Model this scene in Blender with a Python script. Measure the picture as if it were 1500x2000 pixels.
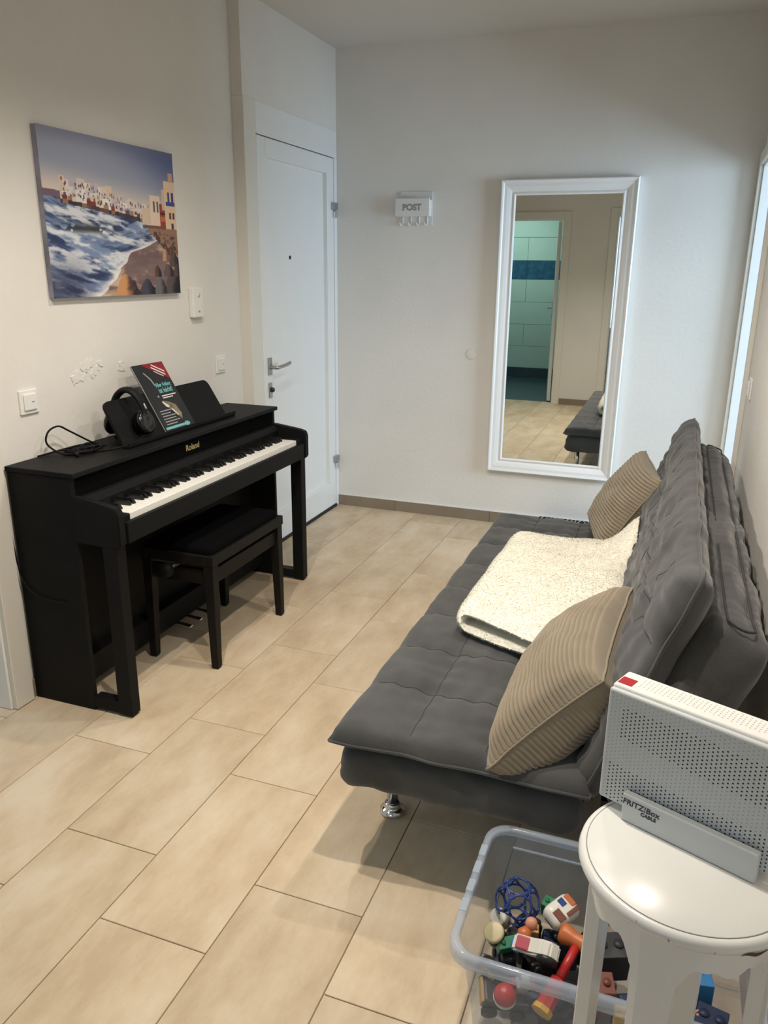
import bpy, bmesh, math, random
import numpy as np
from mathutils import Vector, Matrix, noise

# ------------------------------------------------------------------ clean
for o in list(bpy.data.objects): bpy.data.objects.remove(o, do_unlink=True)
scene = bpy.context.scene
col = scene.collection
random.seed(7)
RNG = np.random.default_rng(7)
PI = math.pi

# ------------------------------------------------------------------ camera
F, YAW, PITCH, ROLL = 1536.65, -0.35, -0.3011, 0.0103
CAM = Vector((2.0568, -4.5998, 1.4997))
fw = Vector((math.sin(YAW)*math.cos(PITCH), math.cos(YAW)*math.cos(PITCH), math.sin(PITCH)))
rt0 = Vector((math.cos(YAW), -math.sin(YAW), 0)); up0 = rt0.cross(fw)
rt = rt0*math.cos(ROLL) + up0*math.sin(ROLL); up = up0*math.cos(ROLL) - rt0*math.sin(ROLL)
cam_d = bpy.data.cameras.new('camera'); cam = bpy.data.objects.new('camera', cam_d); col.objects.link(cam)
cam_d.sensor_fit = 'VERTICAL'; cam_d.sensor_height = 36.0; cam_d.lens = F/2000*36.0; cam_d.clip_start = 0.02
cam.matrix_world = Matrix(((rt.x, up.x, -fw.x, CAM.x), (rt.y, up.y, -fw.y, CAM.y), (rt.z, up.z, -fw.z, CAM.z), (0, 0, 0, 1)))
scene.camera = cam

# ------------------------------------------------------------------ world, daylight, exposure
scene.view_settings.view_transform = 'Standard'; scene.view_settings.look = 'None'
scene.view_settings.exposure = 0.0; scene.view_settings.gamma = 1.0; scene.view_settings.use_curve_mapping = False
world = bpy.data.worlds.new('world'); scene.world = world; world.use_nodes = True
bg = world.node_tree.nodes['Background']; bg.inputs[0].default_value = (0.62, 0.80, 1.0, 1); bg.inputs[1].default_value = 1.0

def area(name, loc, direction, sx, sy, power, color):
    l = bpy.data.lights.new(name, 'AREA'); l.shape = 'RECTANGLE'; l.size = sx; l.size_y = sy; l.energy = power; l.color = color
    o = bpy.data.objects.new(name, l); col.objects.link(o); o.location = loc
    o.rotation_euler = Vector(direction).to_track_quat('-Z', 'Z').to_euler()
    return o
DAY = (0.60, 0.80, 1.0)
W_RIGHT, W_LEFT, W_REAR, W_BATH = 108, 22, 8, 16
area('daylight_right_room', (4.62, -1.15, 1.45), (-1, 0, 0), 1.4, 1.5, W_RIGHT, DAY)
area('daylight_left_room', (-2.62, -3.2, 1.45), (1, 0, 0), 1.3, 1.4, W_LEFT, DAY)
area('daylight_rear_room', (1.72, -7.52, 1.45), (0, 1, 0), 1.4, 1.5, W_REAR, DAY)
area('fill_bathroom', (-0.2, -5.9, 2.44), (0, 0, -1), 0.9, 0.9, W_BATH, (0.72, 1.0, 0.90))  # unseen fill light added under the bathroom ceiling, no window there
BULB_W, BULB_C = (72.0, 74.0, 42.0, 36.0), (1.0, 0.905, 0.785)

# ------------------------------------------------------------------ materials
def mat(name, color, rough=0.5, metal=0.0, var=0.0, scale=8.0, bump=0.0, bscale=60.0, sheen=0.0, spec=0.5, coat=0.0, stretch=None, objvar=0.0):
    m = bpy.data.materials.new(name); m.use_nodes = True
    nt = m.node_tree; b = nt.nodes['Principled BSDF']
    b.inputs['Base Color'].default_value = (*color, 1); b.inputs['Roughness'].default_value = rough; b.inputs['Metallic'].default_value = metal
    b.inputs['Specular IOR Level'].default_value = spec
    if sheen: b.inputs['Sheen Weight'].default_value = sheen; b.inputs['Sheen Roughness'].default_value = 0.5
    if coat: b.inputs['Coat Weight'].default_value = coat
    L = nt.links
    tc = nt.nodes.new('ShaderNodeTexCoord'); mp = nt.nodes.new('ShaderNodeMapping'); L.new(tc.outputs['Object'], mp.inputs[0])
    if stretch: mp.inputs['Scale'].default_value = stretch
    if var:
        n = nt.nodes.new('ShaderNodeTexNoise'); n.inputs['Scale'].default_value = scale; n.inputs['Detail'].default_value = 5
        L.new(mp.outputs[0], n.inputs['Vector'])
        r = nt.nodes.new('ShaderNodeMapRange'); r.inputs[1].default_value = 0.3; r.inputs[2].default_value = 0.7
        r.inputs[3].default_value = 1-var; r.inputs[4].default_value = 1+var
        L.new(n.outputs['Fac'], r.inputs[0])
        mx = nt.nodes.new('ShaderNodeMix'); mx.data_type = 'RGBA'; mx.blend_type = 'MULTIPLY'; mx.inputs[0].default_value = 1
        mx.inputs[6].default_value = (*color, 1); L.new(r.outputs[0], mx.inputs[7])
        out = mx.outputs[2]
        if objvar:
            oi = nt.nodes.new('ShaderNodeObjectInfo'); r2 = nt.nodes.new('ShaderNodeMapRange'); r2.inputs[3].default_value = 1-objvar; r2.inputs[4].default_value = 1+objvar
            L.new(oi.outputs['Random'], r2.inputs[0])
            m2 = nt.nodes.new('ShaderNodeMix'); m2.data_type = 'RGBA'; m2.blend_type = 'MULTIPLY'; m2.inputs[0].default_value = 1
            L.new(out, m2.inputs[6]); L.new(r2.outputs[0], m2.inputs[7]); out = m2.outputs[2]
        L.new(out, b.inputs['Base Color'])
    if bump:
        n2 = nt.nodes.new('ShaderNodeTexNoise'); n2.inputs['Scale'].default_value = bscale; n2.inputs['Detail'].default_value = 4
        L.new(tc.outputs['Object'], n2.inputs['Vector'])
        bp = nt.nodes.new('ShaderNodeBump'); bp.inputs['Strength'].default_value = bump; bp.inputs['Distance'].default_value = 0.01
        L.new(n2.outputs['Fac'], bp.inputs['Height']); L.new(bp.outputs[0], b.inputs['Normal'])
    return m

M = {}
M['wall'] = mat('wall_plaster', (0.76, 0.74, 0.70), 0.85, var=0.03, scale=2.5, bump=0.12, bscale=45, spec=0.2)
M['flake'] = mat('bare_filler', (0.83, 0.82, 0.79), 0.8, var=0.05)
M['ceiling'] = mat('ceiling_paint', (0.66, 0.64, 0.60), 0.9, spec=0.2)
M['grout'] = mat('grout', (0.33, 0.275, 0.215), 0.9, var=0.15, scale=30)
M['skirt'] = mat('skirting_tile', (0.25, 0.20, 0.145), 0.45, var=0.08, scale=6)
M['doorwhite'] = mat('door_paint', (0.80, 0.81, 0.80), 0.38, var=0.015, scale=3)
M['casing'] = mat('casing_paint', (0.74, 0.72, 0.66), 0.45)
M['black'] = mat('piano_black', (0.0085, 0.0085, 0.009), 0.55, var=0.1, scale=20, spec=0.12)
M['blackgloss'] = mat('black_gloss', (0.004, 0.004, 0.004), 0.18)
M['brownblack'] = mat('bench_black', (0.010, 0.009, 0.008), 0.5, var=0.1, scale=20, spec=0.15)
M['velvet'] = mat('black_velvet', (0.003, 0.003, 0.0035), 0.95, spec=0.05)
M['keywhite'] = mat('key_white', (0.86, 0.85, 0.80), 0.3)
M['keyblack'] = mat('key_black', (0.006, 0.006, 0.006), 0.35)
M['gold'] = mat('gold_print', (0.55, 0.42, 0.18), 0.35, metal=0.6)
M['chrome'] = mat('chrome', (0.75, 0.76, 0.78), 0.12, metal=1.0)
M['steel'] = mat('brushed_steel', (0.42, 0.42, 0.42), 0.35, metal=0.9)
M['darkmetal'] = mat('dark_metal', (0.05, 0.05, 0.055), 0.3, metal=0.8)
M['sofa'] = mat('grey_microfibre', (0.069, 0.069, 0.070), 0.85, var=0.22, scale=7, bump=0.15, bscale=260, sheen=0.25, spec=0.2)
M['stitch'] = mat('grey_stitching', (0.035, 0.036, 0.038), 0.9)
M['cord'] = mat('beige_corduroy', (0.275, 0.230, 0.168), 0.9, var=0.08, scale=12, bump=0.1, bscale=300, sheen=0.25, spec=0.15)
M['fur'] = mat('cream_fleece', (0.90, 0.87, 0.76), 0.95, var=0.04, scale=9, bump=0.08, bscale=120, sheen=0.3, spec=0.1)
M['plasticwhite'] = mat('white_plastic', (0.74, 0.74, 0.72), 0.4)
M['switch'] = mat('switch_plastic', (0.80, 0.79, 0.76), 0.35)
M['mirrorframe'] = mat('mirror_frame_white', (0.84, 0.84, 0.83), 0.3)
M['stool'] = mat('white_lacquer', (0.80, 0.80, 0.77), 0.28, var=0.01)
M['stoolwear'] = mat('bare_wood_chip', (0.10, 0.055, 0.045), 0.8)
M['routerface'] = mat('router_grey', (0.60, 0.63, 0.64), 0.45)
M['routertop'] = mat('router_white', (0.82, 0.82, 0.79), 0.4)
M['holeshade'] = mat('hole_shade_dark', (0.02, 0.022, 0.028), 0.8)
M['blindholeshade'] = mat('hole_shade_pale', (0.40, 0.43, 0.44), 0.8)
M['red'] = mat('red_plastic', (0.42, 0.02, 0.025), 0.3)
M['ink'] = mat('dark_ink', (0.03, 0.03, 0.04), 0.6)
M['greyink'] = mat('grey_ink', (0.30, 0.31, 0.31), 0.7)
M['bathwhite'] = mat('bath_tile_pale', (0.62, 0.74, 0.70), 0.2, var=0.03, scale=3)
M['bathblue'] = mat('bath_tile_blue', (0.03, 0.12, 0.22), 0.2, var=0.35, scale=14)
M['bathfloor'] = mat('bath_floor', (0.05, 0.08, 0.10), 0.35, var=0.1)
M['bathgrout'] = mat('bath_grout', (0.22, 0.30, 0.28), 0.9)
M['lampmetal'] = mat('lamp_metal', (0.6, 0.6, 0.6), 0.3, metal=1)
M['hallrubber'] = mat('dark_seal', (0.015, 0.015, 0.016), 0.7)
M['matblack'] = mat('mat_black', (0.012, 0.012, 0.014), 0.9)
M['matwhite'] = mat('mat_white', (0.42, 0.43, 0.43), 0.9)
M['teal'] = mat('teal_print', (0.16, 0.46, 0.47), 0.5)
M['crimson'] = mat('crimson_print', (0.24, 0.012, 0.02), 0.4)
M['paper'] = mat('paper_white', (0.65, 0.64, 0.62), 0.6)
M['cover'] = mat('cover_black', (0.017, 0.018, 0.020), 0.3)
M['goldbrown'] = mat('saxophone_print', (0.20, 0.16, 0.10), 0.4, var=0.5, scale=40)
M['leather'] = mat('leatherette', (0.008, 0.008, 0.009), 0.55, bump=0.1, bscale=200, spec=0.15)

def tile_material():
    m = bpy.data.materials.new('floor_tile_stone'); m.use_nodes = True; nt = m.node_tree; L = nt.links; b = nt.nodes['Principled BSDF']
    tc = nt.nodes.new('ShaderNodeTexCoord'); oi = nt.nodes.new('ShaderNodeObjectInfo')
    add = nt.nodes.new('ShaderNodeVectorMath'); add.operation = 'ADD'
    sc = nt.nodes.new('ShaderNodeMath'); sc.operation = 'MULTIPLY'; sc.inputs[1].default_value = 37.0; L.new(oi.outputs['Random'], sc.inputs[0])
    L.new(tc.outputs['Object'], add.inputs[0]); L.new(sc.outputs[0], add.inputs[1])
    mp = nt.nodes.new('ShaderNodeMapping'); mp.inputs['Scale'].default_value = (7.0, 3.0, 1.0); L.new(add.outputs[0], mp.inputs[0])
    n = nt.nodes.new('ShaderNodeTexNoise'); n.inputs['Scale'].default_value = 1.0; n.inputs['Detail'].default_value = 10; n.inputs['Roughness'].default_value = 0.68; L.new(mp.outputs[0], n.inputs['Vector'])
    cr = nt.nodes.new('ShaderNodeValToRGB'); L.new(n.outputs['Fac'], cr.inputs[0])
    e = cr.color_ramp.elements; e[0].position = 0.36; e[0].color = (0.52, 0.398, 0.268, 1); e[1].position = 0.66; e[1].color = (0.68, 0.572, 0.430, 1)
    x = cr.color_ramp.elements.new(0.5); x.color = (0.61, 0.485, 0.338, 1)
    r2 = nt.nodes.new('ShaderNodeMapRange'); r2.inputs[3].default_value = 0.95; r2.inputs[4].default_value = 1.05; L.new(oi.outputs['Random'], r2.inputs[0])
    mx = nt.nodes.new('ShaderNodeMix'); mx.data_type = 'RGBA'; mx.blend_type = 'MULTIPLY'; mx.inputs[0].default_value = 1
    L.new(cr.outputs[0], mx.inputs[6]); L.new(r2.outputs[0], mx.inputs[7]); L.new(mx.outputs[2], b.inputs['Base Color'])
    b.inputs['Roughness'].default_value = 0.48; b.inputs['Specular IOR Level'].default_value = 0.35
    n3 = nt.nodes.new('ShaderNodeTexNoise'); n3.inputs['Scale'].default_value = 130; L.new(tc.outputs['Object'], n3.inputs['Vector'])
    bp = nt.nodes.new('ShaderNodeBump'); bp.inputs['Strength'].default_value = 0.05; L.new(n3.outputs['Fac'], bp.inputs['Height']); L.new(bp.outputs[0], b.inputs['Normal'])
    return m
M['tile'] = tile_material()

def mirror_material():
    m = bpy.data.materials.new('mirror_silver'); m.use_nodes = True; b = m.node_tree.nodes['Principled BSDF']
    b.inputs['Base Color'].default_value = (0.86, 0.90, 0.875, 1); b.inputs['Metallic'].default_value = 1; b.inputs['Roughness'].default_value = 0.0
    return m
M['mirror'] = mirror_material()

def clear_plastic(name, tint, alpha):
    m = bpy.data.materials.new(name); m.use_nodes = True; nt = m.node_tree; L = nt.links
    out = nt.nodes['Material Output']; b = nt.nodes['Principled BSDF']
    b.inputs['Base Color'].default_value = (*tint, 1); b.inputs['Roughness'].default_value = 0.12
    t = nt.nodes.new('ShaderNodeBsdfTransparent'); t.inputs[0].default_value = (0.93, 0.95, 0.97, 1)
    mx = nt.nodes.new('ShaderNodeMixShader'); mx.inputs[0].default_value = alpha
    L.new(t.outputs[0], mx.inputs[1]); L.new(b.outputs[0], mx.inputs[2]); L.new(mx.outputs[0], out.inputs[0])
    return m
M['bin'] = clear_plastic('clear_plastic', (0.52, 0.60, 0.72), 0.24)
M['binrim'] = clear_plastic('clear_plastic_thick', (0.56, 0.63, 0.74), 0.38)
M['pane'] = clear_plastic('window_glass', (0.8, 0.9, 1.0), 0.06)

def vcol_material(name, rough=0.5):
    m = bpy.data.materials.new(name); m.use_nodes = True; nt = m.node_tree; b = nt.nodes['Principled BSDF']
    a = nt.nodes.new('ShaderNodeVertexColor'); a.layer_name = 'print'; nt.links.new(a.outputs[0], b.inputs['Base Color']); b.inputs['Roughness'].default_value = rough
    b.inputs['Specular IOR Level'].default_value = 0.25
    return m

# ------------------------------------------------------------------ helpers
def tag(o, label=None, cat=None, group=None, kind=None):
    if label: o['label'] = label
    if cat: o['category'] = cat
    if group: o['group'] = group
    if kind: o['kind'] = kind
    return o
def thing(name, loc, label=None, cat=None, group=None, kind=None):
    o = bpy.data.objects.new(name, None); col.objects.link(o); o.location = loc; o.empty_display_size = 0.05
    return tag(o, label, cat, group, kind)
def link(name, me, m, parent=None, smooth=False):
    if m is not None and not me.materials: me.materials.append(M[m] if isinstance(m, str) else m)
    if smooth: me.polygons.foreach_set('use_smooth', [True]*len(me.polygons))
    o = bpy.data.objects.new(name, me); col.objects.link(o)
    if parent is not None:
        o.parent = parent
        loc = parent.location.copy(); p = parent.parent
        while p is not None: p = p.parent
        o.matrix_parent_inverse = Matrix.Translation(-world_loc(parent))
    return o
def world_loc(o):
    # parts are built in world coordinates and keep identity transforms; only empties carry an offset
    return o.location.copy() if o.parent is None else Vector((0, 0, 0))
def finish(bm, name, m, parent=None, smooth=False, recalc=True):
    if recalc: bmesh.ops.recalc_face_normals(bm, faces=bm.faces)
    me = bpy.data.meshes.new(name); bm.to_mesh(me); bm.free()
    return link(name, me, m, parent, smooth)
def addbox(bm, x0, x1, y0, y1, z0, z1, bevel=0.0, seg=2, T=None):
    r = bmesh.ops.create_cube(bm, size=1.0)
    vs = r['verts']
    for v in vs:
        v.co = Vector(((x0+x1)/2 + v.co.x*(x1-x0), (y0+y1)/2 + v.co.y*(y1-y0), (z0+z1)/2 + v.co.z*(z1-z0)))
    if bevel:
        es = list({e for v in vs for e in v.link_edges})
        g = bmesh.ops.bevel(bm, geom=es, offset=bevel, segments=seg, affect='EDGES', profile=0.5)
        vs = list({v for f in g['faces'] for v in f.verts} | {v for v in vs if v.is_valid})
    if T is not None:
        for v in vs: v.co = T @ v.co
    return vs
def box(name, x0, x1, y0, y1, z0, z1, m, parent=None, bevel=0.0, seg=2, T=None):
    bm = bmesh.new(); addbox(bm, x0, x1, y0, y1, z0, z1, bevel, seg, T); return finish(bm, name, m, parent)
def boxes(name, lst, m, parent=None):
    bm = bmesh.new()
    for b in lst: addbox(bm, *b)
    return finish(bm, name, m, parent)
def addtube(bm, pts, r, n=8, cap=True):
    pts = [Vector(p) for p in pts]; rings = []
    rr = r if isinstance(r, (list, tuple)) else [r]*len(pts)
    prev = None
    for i, p in enumerate(pts):
        d = (pts[min(i+1, len(pts)-1)] - pts[max(i-1, 0)]).normalized()
        if prev is None:
            a = d.orthogonal().normalized()
        else:
            a = (prev - d*prev.dot(d)); a = a.normalized() if a.length > 1e-6 else d.orthogonal().normalized()
        prev = a; b = d.cross(a)
        rings.append([bm.verts.new(p + (a*math.cos(2*PI*k/n) + b*math.sin(2*PI*k/n))*rr[i]) for k in range(n)])
    for i in range(len(rings)-1):
        for k in range(n): bm.faces.new((rings[i][k], rings[i][(k+1) % n], rings[i+1][(k+1) % n], rings[i+1][k]))
    if cap:
        bm.faces.new(rings[0][::-1]); bm.faces.new(rings[-1])
def tube(name, pts, r, m, parent=None, n=8):
    bm = bmesh.new(); addtube(bm, pts, r, n); return finish(bm, name, m, parent, True)
def smoothpath(pts, k=8):
    pts = [Vector(p) for p in pts]; out = []
    P = [pts[0]] + pts + [pts[-1]]
    for i in range(1, len(P)-2):
        for j in range(k):
            t = j/k; a, b, c, d = P[i-1], P[i], P[i+1], P[i+2]
            out.append(0.5*((2*b) + (c-a)*t + (2*a-5*b+4*c-d)*t*t + (3*b-a-3*c+d)*t**3))
    out.append(pts[-1]); return out
def addlathe(bm, prof, c=(0, 0, 0), n=24, T=None):
    # prof: (radius, height) list from bottom to top, closed with caps
    rings = []
    for r, z in prof:
        rings.append([Vector((c[0]+r*math.cos(2*PI*k/n), c[1]+r*math.sin(2*PI*k/n), c[2]+z)) for k in range(n)])
    if T is not None: rings = [[T @ v for v in q] for q in rings]
    R = [[bm.verts.new(v) for v in q] for q in rings]
    for i in range(len(R)-1):
        for k in range(n): bm.faces.new((R[i][k], R[i][(k+1) % n], R[i+1][(k+1) % n], R[i+1][k]))
    bm.faces.new(R[0][::-1]); bm.faces.new(R[-1])
def lathe(name, prof, c, m, parent=None, n=24, T=None, smooth=True):
    bm = bmesh.new(); addlathe(bm, prof, c, n, T); return finish(bm, name, m, parent, smooth)
def addprism(bm, poly, axis, a, b):
    # poly: 2D points in the other two axes (cyclic order), extruded along axis from a to b
    def P(q, h):
        return {0: (h, q[0], q[1]), 1: (q[0], h, q[1]), 2: (q[0], q[1], h)}[axis]
    A = [bm.verts.new(P(q, a)) for q in poly]; B = [bm.verts.new(P(q, b)) for q in poly]
    n = len(poly)
    for k in range(n): bm.faces.new((A[k], A[(k+1) % n], B[(k+1) % n], B[k]))
    bm.faces.new(A[::-1]); bm.faces.new(B)
def prism(name, poly, axis, a, b, m, parent=None, bevel=0.0):
    bm = bmesh.new(); addprism(bm, poly, axis, a, b)
    bmesh.ops.recalc_face_normals(bm, faces=bm.faces)
    if bevel: bmesh.ops.bevel(bm, geom=list(bm.edges), offset=bevel, segments=2, affect='EDGES')
    return finish(bm, name, m, parent)
def arrmesh(name, V, Fc):
    me = bpy.data.meshes.new(name); me.from_pydata([tuple(v) for v in V], [], [tuple(f) for f in Fc]); me.update(); return me
def text_mesh(s, size, extrude=0.0005, align='CENTER', shear=0.0, bold=0.0):
    cu = bpy.data.curves.new('lettering', 'FONT'); cu.body = s; cu.size = size; cu.extrude = extrude; cu.align_x = align; cu.align_y = 'CENTER'; cu.shear = shear; cu.offset = bold
    cu.resolution_u = 3
    o = bpy.data.objects.new('lettering', cu); col.objects.link(o)
    dg = bpy.context.evaluated_depsgraph_get(); dg.update()
    me = bpy.data.meshes.new_from_object(o.evaluated_get(dg)); bpy.data.objects.remove(o, do_unlink=True)
    return me
def text(name, s, size, origin, ux, uy, m, parent, bold=0.0, shear=0.0, align='CENTER', squash=1.0):
    me = text_mesh(s, size, 0.0004, align, shear, bold)
    ux = Vector(ux).normalized(); uy = Vector(uy).normalized(); uz = ux.cross(uy)
    T = Matrix(((ux.x, uy.x, uz.x, origin[0]), (ux.y, uy.y, uz.y, origin[1]), (ux.z, uy.z, uz.z, origin[2]), (0, 0, 0, 1)))
    me.transform(T @ Matrix.Diagonal((squash, 1, 1, 1)))
    me.materials.clear()
    return link(name, me, m, parent)
def frameT(o, ux, uy):
    ux = Vector(ux).normalized(); uy = Vector(uy).normalized(); uz = ux.cross(uy)
    return Matrix(((ux.x, uy.x, uz.x, o[0]), (ux.y, uy.y, uz.y, o[1]), (ux.z, uy.z, uz.z, o[2]), (0, 0, 0, 1)))
def struct(o): o['kind'] = 'structure'; return o

# ================================================================== THE ROOM
W, H, YR = 2.35, 2.675, -4.72         # room width, height, rear wall
# floor slab and tiles
floor = struct(boxes('floor', [(-3.2, 5.2, -8.0, 1.6, -0.08, -0.004)], 'grout'))
tw, tl, g = 0.2951, 0.602, 0.0012
n_cols = [(-0.12 if i == -2 else 0, i) for i in range(-2, 8)]
shared = {}
for i in range(-2, 8):
    x0 = max(0.3133 + i*tw, -0.12); x1 = min(0.3133 + (i+1)*tw, W)
    if x1 - x0 < 0.01: continue
    off = -3.1803 if i % 2 == 1 else -2.8044
    ks = range(-6, 8)
    for k in ks:
        y0 = max(off + k*tl, YR-0.12); y1 = min(off + (k+1)*tl, 0.0)
        if y1 - y0 < 0.01: continue
        if x0 < 0.0 and not (y1 > -3.6 and y0 < -2.75) : xa = max(x0, 0.0)
        else: xa = x0
        if x1 - xa < 0.01: continue
        key = (round(x1-xa, 3), round(y1-y0, 3))
        if key not in shared:
            bm = bmesh.new(); a, b = key
            addbox(bm, g, a-g, g, b-g, -0.012, 0.0, 0.0012, 1)
            bmesh.ops.recalc_face_normals(bm, faces=bm.faces)
            me = bpy.data.meshes.new('tile'); bm.to_mesh(me); bm.free(); me.materials.append(M['tile']); shared[key] = me
        t = bpy.data.objects.new('tile', shared[key]); col.objects.link(t); t.parent = floor; t.location = (xa, y0, 0)

# ceiling and walls
struct(boxes('ceiling', [(-3.2, 5.2, -8.0, 1.6, H, H+0.1)], 'ceiling'))
wl = struct(boxes('wall_left', [(-0.12, 0, -2.75, -1.0735, 0, H), (-0.12, 0, -3.60, -2.75, 2.02, H), (-0.12, 0, -4.84, -3.60, 0, H)], 'wall'))
struct(boxes('wall_entrance', [(-0.12, 0.058, -1.0735, 0, 2.249, H), (-0.12, 0.0, -1.0735, -1.02, 0, 2.249)], 'wall'))
wb = struct(boxes('wall_back', [(-0.12, 2.47, 0, 0.12, 0, H)], 'wall'))
struct(boxes('wall_right', [(W, 2.47, -4.84, -0.90, 0, H), (W, 2.47, -0.90, -0.055, 2.0, H), (W, 2.47, -0.055, 0.0, 0, H)], 'wall'))
struct(boxes('wall_rear', [(-0.12, 0.02, -4.84, YR, 0, H), (0.02, 0.74, -4.84, YR, 2.03, H), (0.74, 1.30, -4.84, YR, 0, H), (1.30, 2.20, -4.84, YR, 2.06, H), (2.20, 2.47, -4.84, YR, 0, H)], 'wall'))
# neighbouring rooms that the doorways open to
struct(boxes('wall_right_room', [(2.47, 4.8, 0.9, 1.0, 0, H), (2.47, 4.8, -2.5, -2.4, 0, H), (4.7, 4.8, -2.4, -1.9, 0, H), (4.7, 4.8, -0.4, 0.9, 0, H), (4.7, 4.8, -1.9, -0.4, 0, 0.7), (4.7, 4.8, -1.9, -0.4, 2.2, H)], 'wall'))
struct(boxes('wall_left_room', [(-2.8, -0.12, -2.0, -1.9, 0, H), (-2.8, -0.12, -4.6, -4.5, 0, H), (-2.8, -2.7, -4.5, -3.85, 0, H), (-2.8, -2.7, -2.55, -2.0, 0, H), (-2.8, -2.7, -3.85, -2.55, 0, 0.75), (-2.8, -2.7, -3.85, -2.55, 2.15, H)], 'wall'))
struct(boxes('wall_rear_room', [(0.86, 0.95, -7.6, -4.84, 0, H), (3.0, 3.1, -7.6, -4.84, 0, H), (0.86, 1.0, -7.7, -7.6, 0, H), (2.42, 3.1, -7.7, -7.6, 0, H), (1.0, 2.42, -7.7, -7.6, 0, 0.7), (1.0, 2.42, -7.7, -7.6, 2.2, H)], 'wall'))
def window(n, axis, at_, a0, a1, z0, z1):
    w = thing('window_%d' % n, ((at_, (a0+a1)/2, z0) if axis == 0 else ((a0+a1)/2, at_, z0)), kind='structure')
    def B(name, p0, p1, q0, q1, d, m):
        if axis == 0: box(name, at_-d, at_+d, p0, p1, q0, q1, m, w)
        else: box(name, p0, p1, at_-d, at_+d, q0, q1, m, w)
    t = 0.06
    B('window_frame', a0, a0+t, z0, z1, 0.03, 'doorwhite'); B('window_frame', a1-t, a1, z0, z1, 0.03, 'doorwhite')
    B('window_frame', a0+t, a1-t, z0, z0+t, 0.03, 'doorwhite'); B('window_frame', a0+t, a1-t, z1-t, z1, 0.03, 'doorwhite')
    mid = (a0+a1)/2; B('mullion', mid-t/2, mid+t/2, z0+t, z1-t, 0.03, 'doorwhite')
    B('pane', a0+t, mid-t/2, z0+t, z1-t, 0.004, 'pane'); B('pane', mid+t/2, a1-t, z0+t, z1-t, 0.004, 'pane')
window(1, 0, 4.75, -1.9, -0.4, 0.7, 2.2); window(2, 0, -2.75, -3.85, -2.55, 0.75, 2.15); window(3, 1, -7.65, 1.0, 2.42, 0.7, 2.2)

# bathroom behind the rear doorway: tiled back wall
YB = -6.8
wbath = struct(boxes('wall_bathroom', [(-1.0, 0.86, YB-0.1, YB-0.006, 0, H), (-1.1, -1.0, YB-0.1, -4.84, 0, H), (0.82, 0.86, YB, -4.84, 0, H)], 'bathgrout'))
for r in range(9):
    z0 = 0.155 + (r-0)*0.302 - 0.302*0; 
    if r == 0: zz0, zz1 = 0.02, 0.155
    else: zz0, zz1 = 0.155 + (r-1)*0.302, 0.155 + r*0.302
    blue = r == 5
    if r >= 5: zz0 -= 0.0; 
    if r == 5: zz1 = zz0 + 0.25
    if r > 5: zz0 -= 0.052; zz1 -= 0.052
    if zz1 > 2.66: break
    step = 0.42 if blue else 0.62
    x = -1.0 + (0.14 if r % 2 else 0.36) - step
    while x < 0.82:
        a, b = max(x, -1.0), min(x+step, 0.82)
        if b-a > 0.03: box('tile', a+0.002, b-0.002, YB-0.006, YB+0.004, zz0+0.002, zz1-0.002, 'bathblue' if blue else ('bathfloor' if r == 0 else 'bathwhite'), wbath, 0.0015, 1)
        x += step
struct(box('floor_bathroom', -1.0, 0.82, YB, -4.845, -0.004, 0.0, 'bathfloor'))

# skirting tiles (back wall, left wall stub)
bb = thing('baseboard_back', (0.06, 0, 0), kind='structure')
xs = [0.062, 0.455, 1.075, 1.66, 2.345]
for a, b in zip(xs[:-1], xs[1:]): box('skirting_tile', a+0.001, b-0.001, -0.011, -0.0005, 0.0, 0.068, 'skirt', bb, 0.001, 1)
box('caulk_line', 0.062, 2.345, -0.009, -0.0005, 0.068, 0.073, 'doorwhite', bb)
bl = thing('baseboard_left', (0.0, -2.6, 0), kind='structure')
for a, b in ((-2.668, -2.30), (-2.30, -1.70), (-1.70, -1.076)): box('skirting_tile', 0.0005, 0.010, a+0.001, b-0.001, 0.0, 0.068, 'skirt', bl, 0.001, 1)
br = thing('baseboard_right', (W, -2.6, 0), kind='structure')
for k in range(6): box('skirting_tile', W-0.010, W-0.0005, -4.7+k*0.6, -4.7+k*0.6+0.598, 0.0, 0.068, 'skirt', br, 0.001, 1)
brr = thing('baseboard_rear', (1.0, YR, 0), kind='structure')
box('skirting_tile', 0.822, 1.228, YR+0.0005, YR+0.011, 0, 0.068, 'skirt', brr, 0.001, 1)

# doorways (casings and linings)
def casing(n, axis, side, a0, a1, top, wall0, wall1, w=0.075, proud=0.016, head=True):
    # side: +1 / -1 direction of the casing from the wall face wall0; lining spans wall0..wall1
    t = thing('door_%d' % n, ((wall0, (a0+a1)/2, 0) if axis == 0 else ((a0+a1)/2, wall0, 0)), kind='structure')
    def B(name, p0, p1, z0, z1, d0, d1, m='casing'):
        d0, d1 = min(d0, d1), max(d0, d1)
        if axis == 0: box(name, d0, d1, p0, p1, z0, z1, m, t, 0.003, 2)
        else: box(name, p0, p1, d0, d1, z0, z1, m, t, 0.003, 2)
    f = wall0 + side*proud
    B('casing_board', a0-w, a0+0.004, 0.001, top+w, wall0, f); B('casing_board', a1-0.004, a1+w, 0.001, top+w, wall0, f)
    B('casing_board', a0+0.004, a1-0.004, top-0.004, top+w, wall0, f)
    B('lining', a0, a0+0.012, 0.001, top, wall0, wall1, 'doorwhite'); B('lining', a1-0.012, a1, 0.001, top, wall0, wall1, 'doorwhite')
    B('lining', a0+0.012, a1-0.012, top-0.012, top, wall0, wall1, 'doorwhite')
    return t
casing(2, 0, -1, -0.90, -0.058, 2.0, W, 2.47, w=0.055, proud=0.018)
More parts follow.
